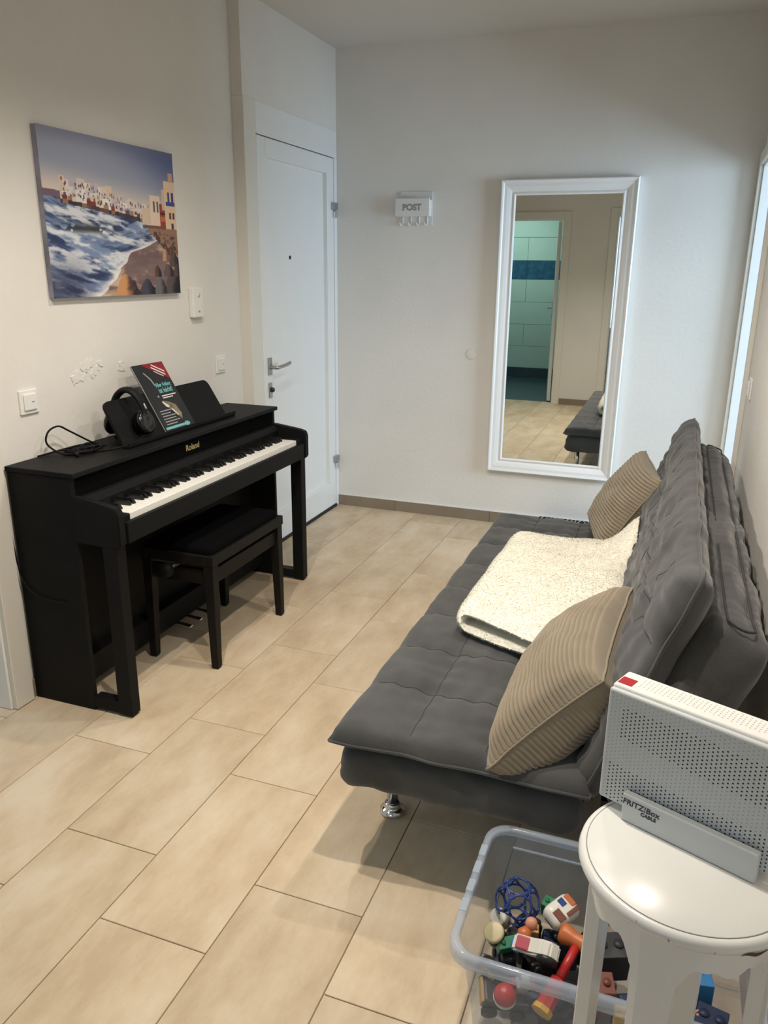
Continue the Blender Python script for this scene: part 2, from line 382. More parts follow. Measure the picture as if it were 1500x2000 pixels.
casing(3, 0, 1, -3.60, -2.75, 2.02, 0.0, -0.12, w=0.078, proud=0.02)
bd = casing(4, 1, 1, 0.02, 0.74, 2.03, YR, -4.84, w=0.075)
casing(5, 1, 1, 1.30, 2.20, 2.06, YR, -4.84, w=0.072)
# bathroom door leaf, opened into the bathroom
T = Matrix.Translation((0.70, -4.85, 0)) @ Matrix.Rotation(math.radians(-9), 4, 'Z')
box('door_leaf', -0.04, 0.0, -0.68, 0.0, 0.01, 2.01, 'doorwhite', bd, 0.003, 1, T)
box('door_handle', -0.10, -0.088, -0.64, -0.52, 1.04, 1.055, 'steel', bd, 0.003, 1, T)
box('door_handle', -0.10, -0.04, -0.64, -0.625, 1.04, 1.055, 'steel', bd, 0.003, 1, T)
box('door_handle', -0.046, -0.038, -0.655, -0.61, 0.92, 1.12, 'steel', bd, 0.002, 1, T)

# entrance door (closed)
d1 = thing('door_1', (0.06, -0.5, 0), kind='structure')
FX = 0.0615
box('door_frame', -0.06, FX, -1.0735, -0.963, 0.0, 2.249, 'casing', d1, 0.003, 2)
box('door_frame', -0.06, FX, -0.963, -0.001, 2.106, 2.249, 'doorwhite', d1, 0.003, 2)
box('door_frame', -0.06, FX, -0.040, -0.001, 0.0, 2.106, 'doorwhite', d1, 0.002, 1)
box('rebate', -0.06, 0.030, -0.963, -0.040, 0.0, 2.106, 'hallrubber', d1)
leaf = thing('door_leaf', (0.0, 0.0, 0.0)); leaf.parent = d1; leaf.matrix_parent_inverse = Matrix.Translation(-d1.location); 
LX = 0.059
def lbox(name, y0, y1, z0, z1, x0, x1, m='doorwhite', bv=0.003):
    return box(name, x0, x1, y0, y1, z0, z1, m, leaf, bv, 2)
lbox('stile', -0.958, -0.872, 0.017, 2.101, 0.032, LX); lbox('stile', -0.142, -0.045, 0.017, 2.101, 0.032, LX)
lbox('rail', -0.872, -0.142, 2.012, 2.101, 0.032, LX); lbox('rail', -0.872, -0.142, 0.017, 0.170, 0.032, LX)
box('floor_seal', 0.030, 0.066, -0.960, -0.043, 0.0002, 0.0155, 'hallrubber', leaf)
box('panel', 0.0305, 0.0345, -0.872, -0.142, 0.170, 2.012, 'doorwhite', leaf)
box('handle_plate', LX, LX+0.008, -0.920, -0.880, 0.955, 1.045, 'steel', leaf, 0.003)
tube('handle_lever', smoothpath([(LX+0.006, -0.900, 0.995), (LX+0.045, -0.900, 0.995), (LX+0.050, -0.880, 0.996), (LX+0.050, -0.80, 1.001), (LX+0.047, -0.755, 1.006)], 6), 0.0095, 'steel', leaf, 10)
box('lock_plate', LX, LX+0.007, -0.918, -0.884, 0.835, 0.915, 'steel', leaf, 0.003)
lathe('lock_cylinder', [(0.013, 0), (0.013, 0.012), (0.009, 0.018)], (0, 0, 0), 'darkmetal', leaf, 16, Matrix.Translation((LX+0.006, -0.900, 0.878)) @ Matrix.Rotation(PI/2, 4, 'Y'))
lathe('peephole', [(0.010, 0), (0.010, 0.004), (0.006, 0.006)], (0, 0, 0), 'darkmetal', leaf, 16, Matrix.Translation((0.0345, -0.585, 1.547)) @ Matrix.Rotation(PI/2, 4, 'Y'))
for z in (1.82, 0.30):
    hg = box('hinge', LX, LX+0.022, -0.085, -0.030, z, z+0.042, 'steel', d1, 0.004)
    box('hinge_pin', LX+0.002, LX+0.022, -0.062, -0.030, z-0.042, z-0.003, 'chrome', d1, 0.005)

# damaged plaster on the left wall
bm = bmesh.new()
for k in range(34):
    y = -2.29 + random.random()*0.17; z = 1.085 + (y+2.29)*0.12 + random.random()*0.055; s = 0.006 + random.random()*0.014
    if k > 26: y = -2.03 + random.random()*0.07; z = 1.105 + random.random()*0.03; s *= 0.7
    n = 7; vs = [bm.verts.new((0.0012 + random.random()*0.002, y + s*random.uniform(0.5, 1.2)*math.cos(2*PI*i/n), z + s*random.uniform(0.5, 1.1)*math.sin(2*PI*i/n))) for i in range(n)]
    bm.faces.new(vs)
    vb = [bm.verts.new((0.0001, v.co.x*0 + v.co.y, v.co.z)) for v in vs]
    for i in range(n): bm.faces.new((vs[i], vs[(i+1) % n], vb[(i+1) % n], vb[i]))
tag(finish(bm, 'paint_flakes', 'wall', wl), kind='stuff')

# ================================================================== CEILING LAMP (above the frame)
lamp = thing('ceiling_lamp', (1.27, -2.62, H), 'four-armed metal ceiling lamp in the middle of the hallway', 'lamp')
lathe('canopy', [(0.03, -0.05), (0.06, -0.03), (0.06, 0)], (1.27, -2.62, H), 'lampmetal', lamp)
for bi_, (bx_, by_) in enumerate(((1.68, -3.22), (0.95, -3.08), (1.71, -2.05), (0.85, -2.15))):
    a = tube('arm', smoothpath([(1.27, -2.62, H-0.04), (1.27+(bx_-1.27)*0.5, -2.62+(by_+2.62)*0.5, H-0.14), (bx_, by_, 2.44)], 6), 0.008, 'lampmetal', lamp)
    lathe('lamp_cup', [(0.02, 0.12), (0.045, 0.10), (0.055, 0.02), (0.052, 0.02), (0.042, 0.09), (0.005, 0.10)], (bx_, by_, 2.33), 'lampmetal', lamp)
    l = bpy.data.lights.new('bulb_light', 'SPOT'); l.spot_size = math.radians(148); l.spot_blend = 1.0; l.energy = BULB_W[bi_]; l.color = BULB_C; l.shadow_soft_size = 0.018
    o = bpy.data.objects.new('bulb_light', l); col.objects.link(o); o.location = (bx_, by_, 2.335); o.rotation_euler = Vector((0, 0.16, -1)).to_track_quat('-Z', 'Y').to_euler(); o.parent = lamp; o.matrix_parent_inverse = Matrix.Translation(-lamp.location)

# ================================================================== DIGITAL PIANO
YL, YH = -2.655, -1.260
pn = thing('digital_piano', (0.15, (YL+YH)/2, 0), 'black upright digital piano with open keyboard against the left wall', 'piano')
box('side_panel', 0.012, 0.272, YL, YL+0.02, 0.0, 0.843, 'black', pn, 0.002, 1)
box('side_panel', 0.012, 0.272, YH-0.02, YH, 0.0, 0.843, 'black', pn, 0.002, 1)
box('top_panel', 0.008, 0.288, YL-0.004, YH+0.004, 0.843, 0.860, 'black', pn, 0.003, 2)
box('back_panel', 0.020, 0.032, YL+0.02, YH-0.02, 0.10, 0.843, 'black', pn)
fas = box('upper_fascia', 0.255, 0.270, YL+0.02, YH-0.02, 0.772, 0.843, 'velvet', pn)  # velvet black puts the shade of this lacquered recess into the colour
text('logo', 'Roland', 0.034, (0.2708, -1.957, 0.806), (0, 1, 0), (0, 0, 1), 'gold', fas, bold=0.0006)
prism('control_panel', [(0.262, 0.700), (0.300, 0.700), (0.306, 0.752), (0.290, 0.774), (0.262, 0.774)], 1, YL+0.03, YH-0.03, 'black', pn)
box('keybed', 0.262, 0.436, YL+0.012, YH-0.012, 0.628, 0.690, 'black', pn, 0.003, 1)
box('key_slip', 0.4285, 0.447, YL+0.045, YH-0.045, 0.630, 0.702, 'black', pn, 0.003, 2)
for s, (a, b) in enumerate(((YL-0.003, YL+0.030), (YH-0.030, YH+0.003))):
    prism('arm', [(0.262, 0.626), (0.436, 0.622), (0.449, 0.635), (0.449, 0.735), (0.440, 0.756), (0.41, 0.764), (0.288, 0.780), (0.262, 0.780)], 1, a, b, 'black', pn, 0.003)
box('cheek_block', 0.300, 0.430, YL+0.030, -2.572, 0.688, 0.722, 'black', pn, 0.003, 1)
box('cheek_block', 0.300, 0.430, -1.343, YH-0.030, 0.688, 0.722, 'black', pn, 0.003, 1)
# keys: 52 white, 36 black, each a part
kp = 1.225/52; y0k = -2.570
wm = None; bmk = None
for i in range(52):
    if wm is None:
        o = box('white_key', 0.304, 0.4275, 0.0005, kp-0.0005, 0.697, 0.7225, 'keywhite', pn, 0.0012, 1); wm = o.data
    else:
        o = link('white_key', wm, None, pn)
    o.location.y = y0k + i*kp
bp_ = [(0.305, 0.715), (0.379, 0.715), (0.376, 0.728), (0.367, 0.7385), (0.305, 0.7385)]
for i in range(51):
    if i % 7 in (1, 4): continue         # A B . C D E . F G
    if bmk is None:
        o = prism('black_key', bp_, 1, -0.0062, 0.0062, 'keyblack', pn, 0.001); bmk = o.data
    else:
        o = link('black_key', bmk, None, pn)
    o.location.y = y0k + (i+1)*kp
# front legs with floor runners
for a, b in ((YL-0.001, YL+0.046), (YH-0.046, YH+0.001)):
    lg = box('leg', 0.374, 0.430, a, b, 0.008, 0.628, 'black', pn, 0.002, 1)
    box('foot_runner', 0.268, 0.376, a+0.002, b-0.002, 0.010, 0.052, 'black', pn, 0.002, 1)
    box('foot_pad', 0.385, 0.425, a+0.01, b-0.01, 0.0, 0.008, 'hallrubber', lg)
box('knee_panel', 0.120, 0.135, YL+0.02, YH-0.02, 0.145, 0.640, 'black', pn)
box('pedal_rail', 0.120, 0.185, YL+0.02, YH-0.02, 0.045, 0.145, 'black', pn, 0.002, 1)
for dy in (-0.075, 0.0, 0.075):
    bm = bmesh.new(); addtube(bm, smoothpath([(0.18, -1.957+dy, 0.055), (0.225, -1.957+dy, 0.050), (0.262, -1.957+dy, 0.042)], 4), [0.006, 0.007, 0.009]+[0.010]*2+[0.012]*3+[0.010], 10)
    for v in bm.verts: v.co.z = 0.045 + (v.co.z-0.045)*0.6
    finish(bm, 'pedal', 'chrome', pn, True)
# cables hanging under the keybed
tube('cable', smoothpath([(0.13, -2.45, 0.62), (0.16, -2.40, 0.50), (0.20, -2.30, 0.49), (0.22, -2.24, 0.56), (0.20, -2.22, 0.63)], 8), 0.003, 'black', pn, 6)
tube('cable', smoothpath([(0.006, -2.664, 0.62), (0.02, -2.662, 0.48), (0.06, -2.661, 0.42), (0.14, -2.661, 0.40), (0.20, -2.6605, 0.405)], 8), 0.0025, 'black', pn, 6)
# music rest
rs = thing('music_rest', (0.16, -1.94, 0.861)); rs.parent = pn; rs.location = (0, 0, 0); rs.matrix_parent_inverse = Matrix.Translation(-pn.location)
Rb, Rt = Vector((0.205, 0, 0.872)), Vector((0.118, 0, 1.022))
ru = (Rt-Rb).normalized(); RL = (Rt-Rb).length
bm = bmesh.new()
outl = []
hw0, hw1 = 0.352, 0.345
def rr_corner(cx, cy, r, a0, a1):
    return [(cx + r*math.cos(a0+(a1-a0)*i/6), cy + r*math.sin(a0+(a1-a0)*i/6)) for i in range(7)]
outl = [(-hw0, 0.0), (hw0, 0.0)] + rr_corner(hw1-0.03, RL-0.03, 0.03, 0, PI/2) + rr_corner(-hw1+0.03, RL-0.03, 0.03, PI/2, PI)
nrm = Vector((0, 1, 0)).cross(ru)
def restP(p, d): return Rb + Vector((0, 1, 0))*(p[0]-1.940) + ru*p[1] + nrm*d
A = [bm.verts.new(restP(p, 0.0)) for p in outl]; B_ = [bm.verts.new(restP(p, -0.012)) for p in outl]
for k in range(len(outl)): bm.faces.new((A[k], A[(k+1) % len(outl)], B_[(k+1) % len(outl)], B_[k]))
bm.faces.new(A); bm.faces.new(B_[::-1])
finish(bm, 'rest_panel', 'leather', rs)
box('rest_ledge', 0.198, 0.226, -2.295, -1.545, 0.8602, 0.873, 'black', rs, 0.003, 2)
box('rest_lip', 0.222, 0.230, -2.295, -1.545, 0.866, 0.882, 'black', rs, 0.002, 1)
for y in (-2.15, -1.75): tube('rest_strut', [(0.14, y, 0.965), (0.055, y, 0.862)], 0.006, 'black', rs, 8)

# music book on the rest
bk = thing('music_book', (0.20, -1.93, 0.875), 'black songbook with red corner and teal title on the music rest', 'book')
BO = Vector((0.2135, -2.040, 0.874)); bu = (Vector((0.0, 0, 1.0))*0.86 + Vector((-1, 0, 0))*0.50).normalized(); bw = Vector((0, 1, 0)); bn = bw.cross(bu)
BW, BH = 0.198, 0.288
Tb = frameT(BO, bw, bu)       # x: across, y: up the cover, z: out of the cover
box('pages', 0.002, BW-0.001, 0.001, BH-0.001, -0.007, -0.001, 'paper', bk, 0, 1, Tb)
box('cover', 0.0, BW, 0.0, BH, -0.001, 0.0, 'cover', bk, 0, 1, Tb); box('back_cover', 0.0, BW, 0.0, BH, -0.008, -0.007, 'cover', bk, 0, 1, Tb)
def bpoly(name, pts, m, d=0.0004):
    bm = bmesh.new(); vs = [bm.verts.new(Tb @ Vector((p[0], p[1], d))) for p in pts]; bm.faces.new(vs)
    vb = [bm.verts.new(Tb @ Vector((p[0], p[1], 0.0))) for p in pts]
    for i in range(len(pts)): bm.faces.new((vs[i], vb[i], vb[(i+1) % len(pts)], vs[(i+1) % len(pts)]))
    return finish(bm, name, m, bk)
bpoly('corner_flash', [(0.055, BH-0.001), (BW-0.012, BH-0.001), (BW-0.001, BH-0.012), (BW-0.001, BH-0.078)], 'crimson')
for k, (a, l, w_) in enumerate(((0.0, 0.072, 0.006), (0.014, 0.078, 0.006), (0.027, 0.055, 0.0035))):
    c = Vector((0.150, 0.263)) - Vector((0.42, 0.9))*a; dvec = Vector((0.87, -0.49)); nv = Vector((0.49, 0.87))
    bpoly('flash_line', [tuple(c - dvec*l/2 + nv*w_/2), tuple(c + dvec*l/2 + nv*w_/2), tuple(c + dvec*l/2 - nv*w_/2), tuple(c - dvec*l/2 - nv*w_/2)], 'paper', 0.0007)
text('title', 'Aller Anfang', 0.024, Tb @ Vector((0.128, 0.192, 0.0006)), bw, bu, 'teal', bk, bold=0.0005, squash=0.82)
text('title', 'ist leicht!', 0.030, Tb @ Vector((0.128, 0.168, 0.0006)), bw, bu, 'teal', bk, bold=0.0006, squash=0.82)
for y_, x0_, x1_ in ((0.146, 0.085, 0.178), (0.137, 0.085, 0.152)): bpoly('subtitle_line', [(x0_, y_-0.0022), (x1_, y_-0.0022), (x1_, y_+0.0022), (x0_, y_+0.0022)], 'paper')
for k in range(6):
    y_ = 0.086 - k*0.0115; bpoly('feature_line', [(0.024, y_-0.002), (0.024+(0.075, 0.062, 0.085, 0.080, 0.098, 0.070)[k], y_-0.002), (0.024+(0.075, 0.062, 0.085, 0.080, 0.098, 0.070)[k], y_+0.002), (0.024, y_+0.002)], 'greyink')
bpoly('footer_band', [(0.008, 0.008), (0.168, 0.008), (0.168, 0.018), (0.008, 0.018)], 'teal')
bpoly('footer_star', [(0.150+0.015*math.cos(k*PI/4)*(1 if k % 2 else 0.55), 0.013+0.015*math.sin(k*PI/4)*(1 if k % 2 else 0.55)) for k in range(8)], 'teal', 0.0008)
# saxophone keys on the cover: bright highlights and brass body
bpoly('cover_picture', [(0.070, 0.128), (0.105, 0.120), (0.140, 0.100), (0.150, 0.060), (0.135, 0.035), (0.115, 0.075), (0.085, 0.098)], 'goldbrown')
bpoly('cover_picture', [(0.066, 0.122), (0.072, 0.124), (0.098, 0.100), (0.090, 0.094), (0.078, 0.100)], 'paper', 0.0007)
bpoly('cover_picture', [(0.100, 0.086), (0.108, 0.088), (0.128, 0.056), (0.122, 0.054)], 'paper', 0.0007)
bpoly('cover_picture', [(0.045, 0.252), (0.050, 0.254), (0.074, 0.222), (0.080, 0.195), (0.074, 0.192), (0.068, 0.218)], 'greyink', 0.0005)
bpoly('cover_picture', [(0.058, 0.150), (0.066, 0.152), (0.068, 0.144), (0.060, 0.142)], 'greyink', 0.0005)

# headphones hung over the rest
hp = thing('headphones', (0.17, -2.18, 0.92), 'black over-ear headphones hung over the music rest', 'headphones')
cA, cB = Vector((0.212, -2.172, 0.938)), Vector((0.078, -2.180, 0.930))
ctr = (cA+cB)/2; hd = (cB-cA).normalized(); hr = (cB-cA).length/2
bm = bmesh.new(); prev = None; pts = []
for k in range(25):
    a = PI*k/24; pts.append(ctr - hd*math.cos(a)*(hr+0.004) + Vector((0, 0, 1))*(math.sin(a)*0.112 + 0.010))
side = hd.cross(Vector((0, 0, 1))).normalized()
rings = []
for k, p in enumerate(pts):
    d = (pts[min(k+1, 24)] - pts[max(k-1, 0)]).normalized(); n_ = side.cross(d).normalized()
    wv = 0.012 + 0.012*math.sin(PI*k/24); th = 0.005 + 0.007*math.sin(PI*k/24)**0.5
    rings.append([bm.verts.new(p + side*(wv*math.cos(q)) + n_*(th*math.sin(q))) for q in [2*PI*j/10 for j in range(10)]])
for k in range(24):
    for j in range(10): bm.faces.new((rings[k][j], rings[k][(j+1) % 10], rings[k+1][(j+1) % 10], rings[k+1][j]))
bm.faces.new(rings[0][::-1]); bm.faces.new(rings[-1])
finish(bm, 'headband', 'leather', hp, True)
for c, sgn in ((cA, -1), (cB, 1)):
    ax = (hd*sgn + Vector((0, 0, 0.25))).normalized(); Tq = Matrix.Translation(c) @ ax.to_track_quat('Z', 'Y').to_matrix().to_4x4()
    cup = lathe('ear_cup', [(0.030, -0.008), (0.045, -0.005), (0.048, 0.004), (0.044, 0.014), (0.032, 0.020), (0.029, 0.018), (0.010, 0.022)], (0, 0, 0), 'blackgloss', hp, 28, Tq)
    lathe('ear_pad', [(0.030, -0.028), (0.041, -0.024), (0.043, -0.014), (0.038, -0.007)], (0, 0, 0), 'velvet', hp, 28, Tq)
    tube('yoke', smoothpath([c + ax*0.012 + Vector((0, 0, 0.046)), c + Vector((0, 0, 0.07)), pts[1] if sgn < 0 else pts[23]], 5), 0.0045, 'steel', hp)
# cable from the near ear cup down to the heap on the piano lid
cab = smoothpath([cA+Vector((0.012, 0.002, -0.04)), (0.222, -2.19, 0.890), (0.212, -2.27, 0.872), (0.175, -2.34, 0.865), (0.12, -2.40, 0.864), (0.09, -2.47, 0.868), (0.05, -2.50, 0.905), (0.045, -2.485, 0.945), (0.05, -2.44, 0.958), (0.06, -2.40, 0.935), (0.09, -2.33, 0.885), (0.11, -2.29, 0.864), (0.06, -2.34, 0.864), (0.05, -2.42, 0.864), (0.10, -2.46, 0.866), (0.15, -2.40, 0.868), (0.10, -2.35, 0.870), (0.06, -2.39, 0.869), (0.09, -2.45, 0.872), (0.14, -2.43, 0.872), (0.15, -2.36, 0.873), (0.11, -2.31, 0.874), (0.07, -2.35, 0.876), (0.06, -2.42, 0.876), (0.02, -2.52, 0.864)], 8)
tube('cable', cab, 0.0034, 'black', hp, 6)
rc = random.Random(11); knot = smoothpath([(0.10+0.055*math.cos(q*1.9)*rc.uniform(0.5, 1), -2.375+0.075*math.sin(q*1.4)*rc.uniform(0.6, 1), 0.866+0.012*rc.random()) for q in range(22)], 6)
tube('cable', knot, 0.0034, 'black', hp, 6)
box('cable_adapter', -0.006, 0.006, -0.02, 0.02, -0.004, 0.006, 'black', hp, 0.002, 1, Matrix.Translation((0.13, -2.45, 0.868)) @ Matrix.Rotation(0.7, 4, 'Z'))

# ================================================================== PIANO BENCH
bn_ = thing('piano_bench', (0.36, -1.965, 0), 'black wooden piano bench with padded seat under the keyboard', 'bench')
X0, X1, Y0, Y1 = 0.205, 0.520, -2.248, -1.688
def taperleg(cx, cy, sx, sy):
    bm = bmesh.new(); t = 0.021; b = 0.015
    top = [(cx-t, cy-t), (cx+t, cy-t), (cx+t, cy+t), (cx-t, cy+t)]
    ox, oy = sx*(t-b), sy*(t-b)
    bot = [(cx+ox-b, cy+oy-b), (cx+ox+b, cy+oy-b), (cx+ox+b, cy+oy+b), (cx+ox-b, cy+oy+b)]
    A = [bm.verts.new((*p, 0.425)) for p in top]; Bq = [bm.verts.new((*p, 0.006)) for p in bot]
    for k in range(4): bm.faces.new((A[k], A[(k+1) % 4], Bq[(k+1) % 4], Bq[k]))
    bm.faces.new(A); bm.faces.new(Bq[::-1])
    bmesh.ops.recalc_face_normals(bm, faces=bm.faces); bmesh.ops.bevel(bm, geom=list(bm.edges), offset=0.0015, segments=1, affect='EDGES')
    lg = finish(bm, 'leg', 'brownblack', bn_)
    box('glide', cx+ox-b+0.003, cx+ox+b-0.003, cy+oy-b+0.003, cy+oy+b-0.003, 0, 0.006, 'hallrubber', lg)
for cx, sx in ((X0+0.021, -1), (X1-0.021, 1)):
    for cy, sy in ((Y0+0.021, -1), (Y1-0.021, 1)): taperleg(cx, cy, sx, sy)
box('apron', X1-0.030, X1-0.012, Y0+0.042, Y1-0.042, 0.345, 0.405, 'brownblack', bn_, 0.002, 1)
box('apron', X0+0.012, X0+0.030, Y0+0.042, Y1-0.042, 0.345, 0.405, 'brownblack', bn_, 0.002, 1)
box('apron', X0+0.042, X1-0.042, Y0+0.012, Y0+0.030, 0.345, 0.405, 'brownblack', bn_, 0.002, 1)
box('apron', X0+0.042, X1-0.042, Y1-0.030, Y1-0.012, 0.345, 0.405, 'brownblack', bn_, 0.002, 1)
bm = bmesh.new()
for b in ((X1-0.025, X1+0.004, Y0-0.004, Y1+0.004), (X0-0.004, X0+0.025, Y0-0.004, Y1+0.004), (X0+0.025, X1-0.025, Y0-0.004, Y0+0.025), (X0+0.025, X1-0.025, Y1-0.025, Y1+0.004)):
    addbox(bm, *b, 0.426, 0.466, 0.002, 1)
finish(bm, 'seat_frame', 'brownblack', bn_)
box('scissor_lift', X0+0.08, X1-0.08, Y0+0.05, Y1-0.05, 0.405, 0.432, 'darkmetal', bn_)
box('seat_pad', X0+0.010, X1-0.010, Y0+0.010, Y1-0.010, 0.440, 0.497, 'velvet', bn_, 0.024, 5)
Tk = Matrix.Translation((0.36, Y0+0.012, 0.415)) @ Matrix.Rotation(PI/2, 4, 'X')
kn = lathe('height_knob', [(0.014, 0.055), (0.026, 0.060), (0.028, 0.075), (0.024, 0.092), (0.012, 0.096)], (0, 0, 0), 'black', bn_, 20, Tk)
lathe('knob_shaft', [(0.007, 0.0), (0.007, 0.058)], (0, 0, 0), 'steel', kn, 12, Tk)

# ================================================================== CANVAS PRINT
pc = thing('canvas_print', (0.015, -1.982, 1.387), 'canvas print of a seaside town with waves and rocks above the piano', 'picture')
PY0, PY1, PZ0, PZ1 = -2.360, -1.606, 1.387, 1.936
box('stretcher', 0.0, 0.0215, PY0+0.001, PY1-0.001, PZ0+0.001, PZ1-0.001, mat('canvas_edge', (0.22, 0.22, 0.27), 0.7, var=0.3, scale=12), pc)
NU, NV = 330, 240
U, V = np.meshgrid(np.linspace(0, 1, NU), np.linspace(0, 1, NV))
def vnoise(x, y, seed=0):
    xi = np.floor(x).astype(int); yi = np.floor(y).astype(int); xf = x-xi; yf = y-yi
    def h(a, b):
        n = (a*374761393 + b*668265263 + seed*982451653) & 0x7fffffff
        n = ((n ^ (n >> 13))*1274126177) & 0x7fffffff
        return ((n ^ (n >> 16)) & 0xffff)/65535.0
    u = xf*xf*(3-2*xf); v = yf*yf*(3-2*yf)
    return (h(xi, yi)*(1-u)+h(xi+1, yi)*u)*(1-v) + (h(xi, yi+1)*(1-u)+h(xi+1, yi+1)*u)*v
def fbm(x, y, s=0, o=4):
    t = 0; a = 0.5; tot = 0
    for i in range(o): t = t + a*vnoise(x*2**i, y*2**i, s+i); tot += a; a *= 0.55
    return t/tot
def c3(r, g_, b): return np.array([r, g_, b], float)/255.0
def lerp(A, B, t): return A + (B-A)*t[..., None]
def sm(a, b, x): t = np.clip((x-a)/(b-a), 0, 1); return t*t*(3-2*t)
one = np.ones_like(U)
img = np.zeros((NV, NU, 3))
# sky
sky = lerp(one[..., None]*c3(214, 196, 184), one[..., None]*c3(150, 156, 176), sm(0.62, 0.85, V + 0.10*U))
sky = lerp(sky, one[..., None]*c3(72, 86, 138), sm(0.82, 1.22, V*0.75 + 0.42*U))
sky = lerp(sky, one[..., None]*c3(118, 118, 142), sm(0.90, 1.0, V)*0.5)
img[:] = sky
# distant hill on the left
hill = (V < 0.645 - 0.04*U + 0.008*fbm(U*20, V*0+1)) & (U < 0.24)
img[hill] = c3(112, 92, 108)
# sea with foam
hz = 0.605 - 0.115*sm(0.0, 0.9, U)
wv_ = fbm(U*5 + V*2, V*26 + 3*np.sin(U*4), 3, 5); wv2 = fbm(U*16, V*46 + U*8, 9, 4)
sea = lerp(one[..., None]*c3(48, 60, 96), one[..., None]*c3(120, 138, 172), sm(0.35, 0.62, wv_))
foam = sm(0.44, 0.64, 0.55*fbm(U*4-V*3, V*17+U*3, 17, 6) + 0.45*wv2 + 0.05*np.exp(-((V-0.38)/0.10)**2))
sea = lerp(sea, one[..., None]*c3(222, 224, 228), foam*0.9)
bw_ = np.exp(-((V-0.43)/0.028)**2)*sm(0.02, 0.12, U)*(1-sm(0.35, 0.55, U))*(fbm(U*7, V*10, 5) > 0.36)
sea = lerp(sea, one[..., None]*c3(44, 48, 52), bw_*0.9)
low = (1-sm(0.05, 0.33, V))*(1-sm(0.10, 0.36, U)); sea = lerp(sea, one[..., None]*c3(46, 48, 72), low*0.65)
m_sea = V < hz
img[m_sea] = sea[m_sea]
# beach: boundary curve u_s(v)
us = np.interp(V, [0, 0.1, 0.18, 0.29, 0.34, 0.38, 0.45, 0.5], [0.30, 0.42, 0.49, 0.57, 0.72, 0.81, 0.80, 0.74]) + 0.05*(fbm(V*22, U*0+2, 31)-0.5)
sand = lerp(one[..., None]*c3(150, 124, 112), one[..., None]*c3(196, 172, 152), sm(0.3, 0.7, fbm(U*6, V*22, 41)))
sand = lerp(sand, one[..., None]*c3(98, 78, 84), sm(0.5, 0.62, fbm(U*5+3, V*9, 44))*0.7)
m_b = (U > us) & (V < 0.50)
img[m_b] = sand[m_b]
edge_ = np.exp(-((U-us)/0.045)**2)*(V < 0.49)
img = lerp(img, one[..., None]*c3(228, 226, 226), np.clip(edge_*(0.55+0.7*fbm(U*30, V*30, 51)), 0, 1)*(U < us+0.012))
# pebbly bank on the right
mk = (U > 0.74+0.1*np.abs(V-0.45)/0.1) & (V < 0.50) & (V > 0.28)
pb = lerp(one[..., None]*c3(86, 62, 58), one[..., None]*c3(150, 118, 98), sm(0.4, 0.62, fbm(U*34, V*40, 61)))
img[mk] = pb[mk]
# town
rn = random.Random(5)
def rect(u0, u1, v0, v1, c, j=8):
    i0, i1 = int(u0*(NU-1)), int(u1*(NU-1))+1; j0, j1 = int(max(v0, 0)*(NV-1)), int(min(v1, 1)*(NV-1))+1
    cc = np.array(c, float)/255 + rn.uniform(-j, j)/255
    img[j0:j1, i0:i1] = np.clip(cc, 0, 1)
for layer in range(3):
    u = 0.11 + 0.006*layer
    while u < 0.80:
        w_ = rn.uniform(0.020, 0.042); base = 0.60 - 0.115*(u/0.9)**1.3 - 0.010; h_ = (0.085, 0.062, 0.040)[layer]*rn.uniform(0.85, 1.2)*(1.15 if u < 0.45 else 0.85)
        if layer == 0: h_ += 0.025
        rect(u, u+w_, base+0.012, base+h_+0.02, rn.choice([(206, 198, 198), (220, 212, 208), (184, 176, 184), (198, 182, 172), (214, 196, 182)]))
        for q in range(3):
            a = u + rn.uniform(0.05, 0.75)*w_; b = base + rn.uniform(0.03, h_); rect(a, a+0.005, b, b+rn.uniform(0.010, 0.020), rn.choice([(88, 90, 126), (124, 64, 58), (84, 72, 80), (112, 80, 70), (98, 112, 150)]))
        if layer == 2 and rn.random() < 0.5: rect(u, u+w_*0.8, base+0.016, base+0.040, rn.choice([(128, 60, 52), (108, 66, 58), (92, 80, 98), (150, 120, 96)]))
        rect(u, u+w_, base-0.006, base+0.014, rn.choice([(74, 58, 62), (104, 80, 68), (132, 104, 82), (64, 58, 68)]))
        u += w_*0.9
for (u0, u1, v0, v1, c) in ((0.70, 0.80, 0.49, 0.60, (208, 186, 168)), (0.775, 0.86, 0.47, 0.69, (222, 200, 180)), (0.855, 0.905, 0.48, 0.64, (150, 66, 48)), (0.88, 0.93, 0.60, 0.74, (206, 180, 160)), (0.905, 1.0, 0.46, 0.80, (224, 194, 166)), (0.95, 0.985, 0.80, 0.86, (200, 160, 136))): rect(u0, u1, v0, v1, c, 3)
for (u0, u1, v0, v1, c) in ((0.935, 0.95, 0.66, 0.725, (60, 72, 130)), (0.968, 0.985, 0.66, 0.725, (60, 72, 130)), (0.915, 0.995, 0.635, 0.66, (70, 84, 150)), (0.94, 0.955, 0.54, 0.585, (80, 62, 60)), (0.972, 0.985, 0.54, 0.585, (80, 62, 60)), (0.955, 0.975, 0.465, 0.51, (60, 62, 96)), (0.80, 0.812, 0.58, 0.65, (96, 92, 104)), (0.83, 0.842, 0.58, 0.65, (96, 92, 104)), (0.862, 0.90, 0.52, 0.55, (196, 110, 70)), (0.86, 0.90, 0.565, 0.58, (70, 48, 48)), (0.70, 0.90, 0.465, 0.485, (120, 84, 70)), (0.90, 1.0, 0.43, 0.465, (150, 118, 98))): rect(u0, u1, v0, v1, c, 3)
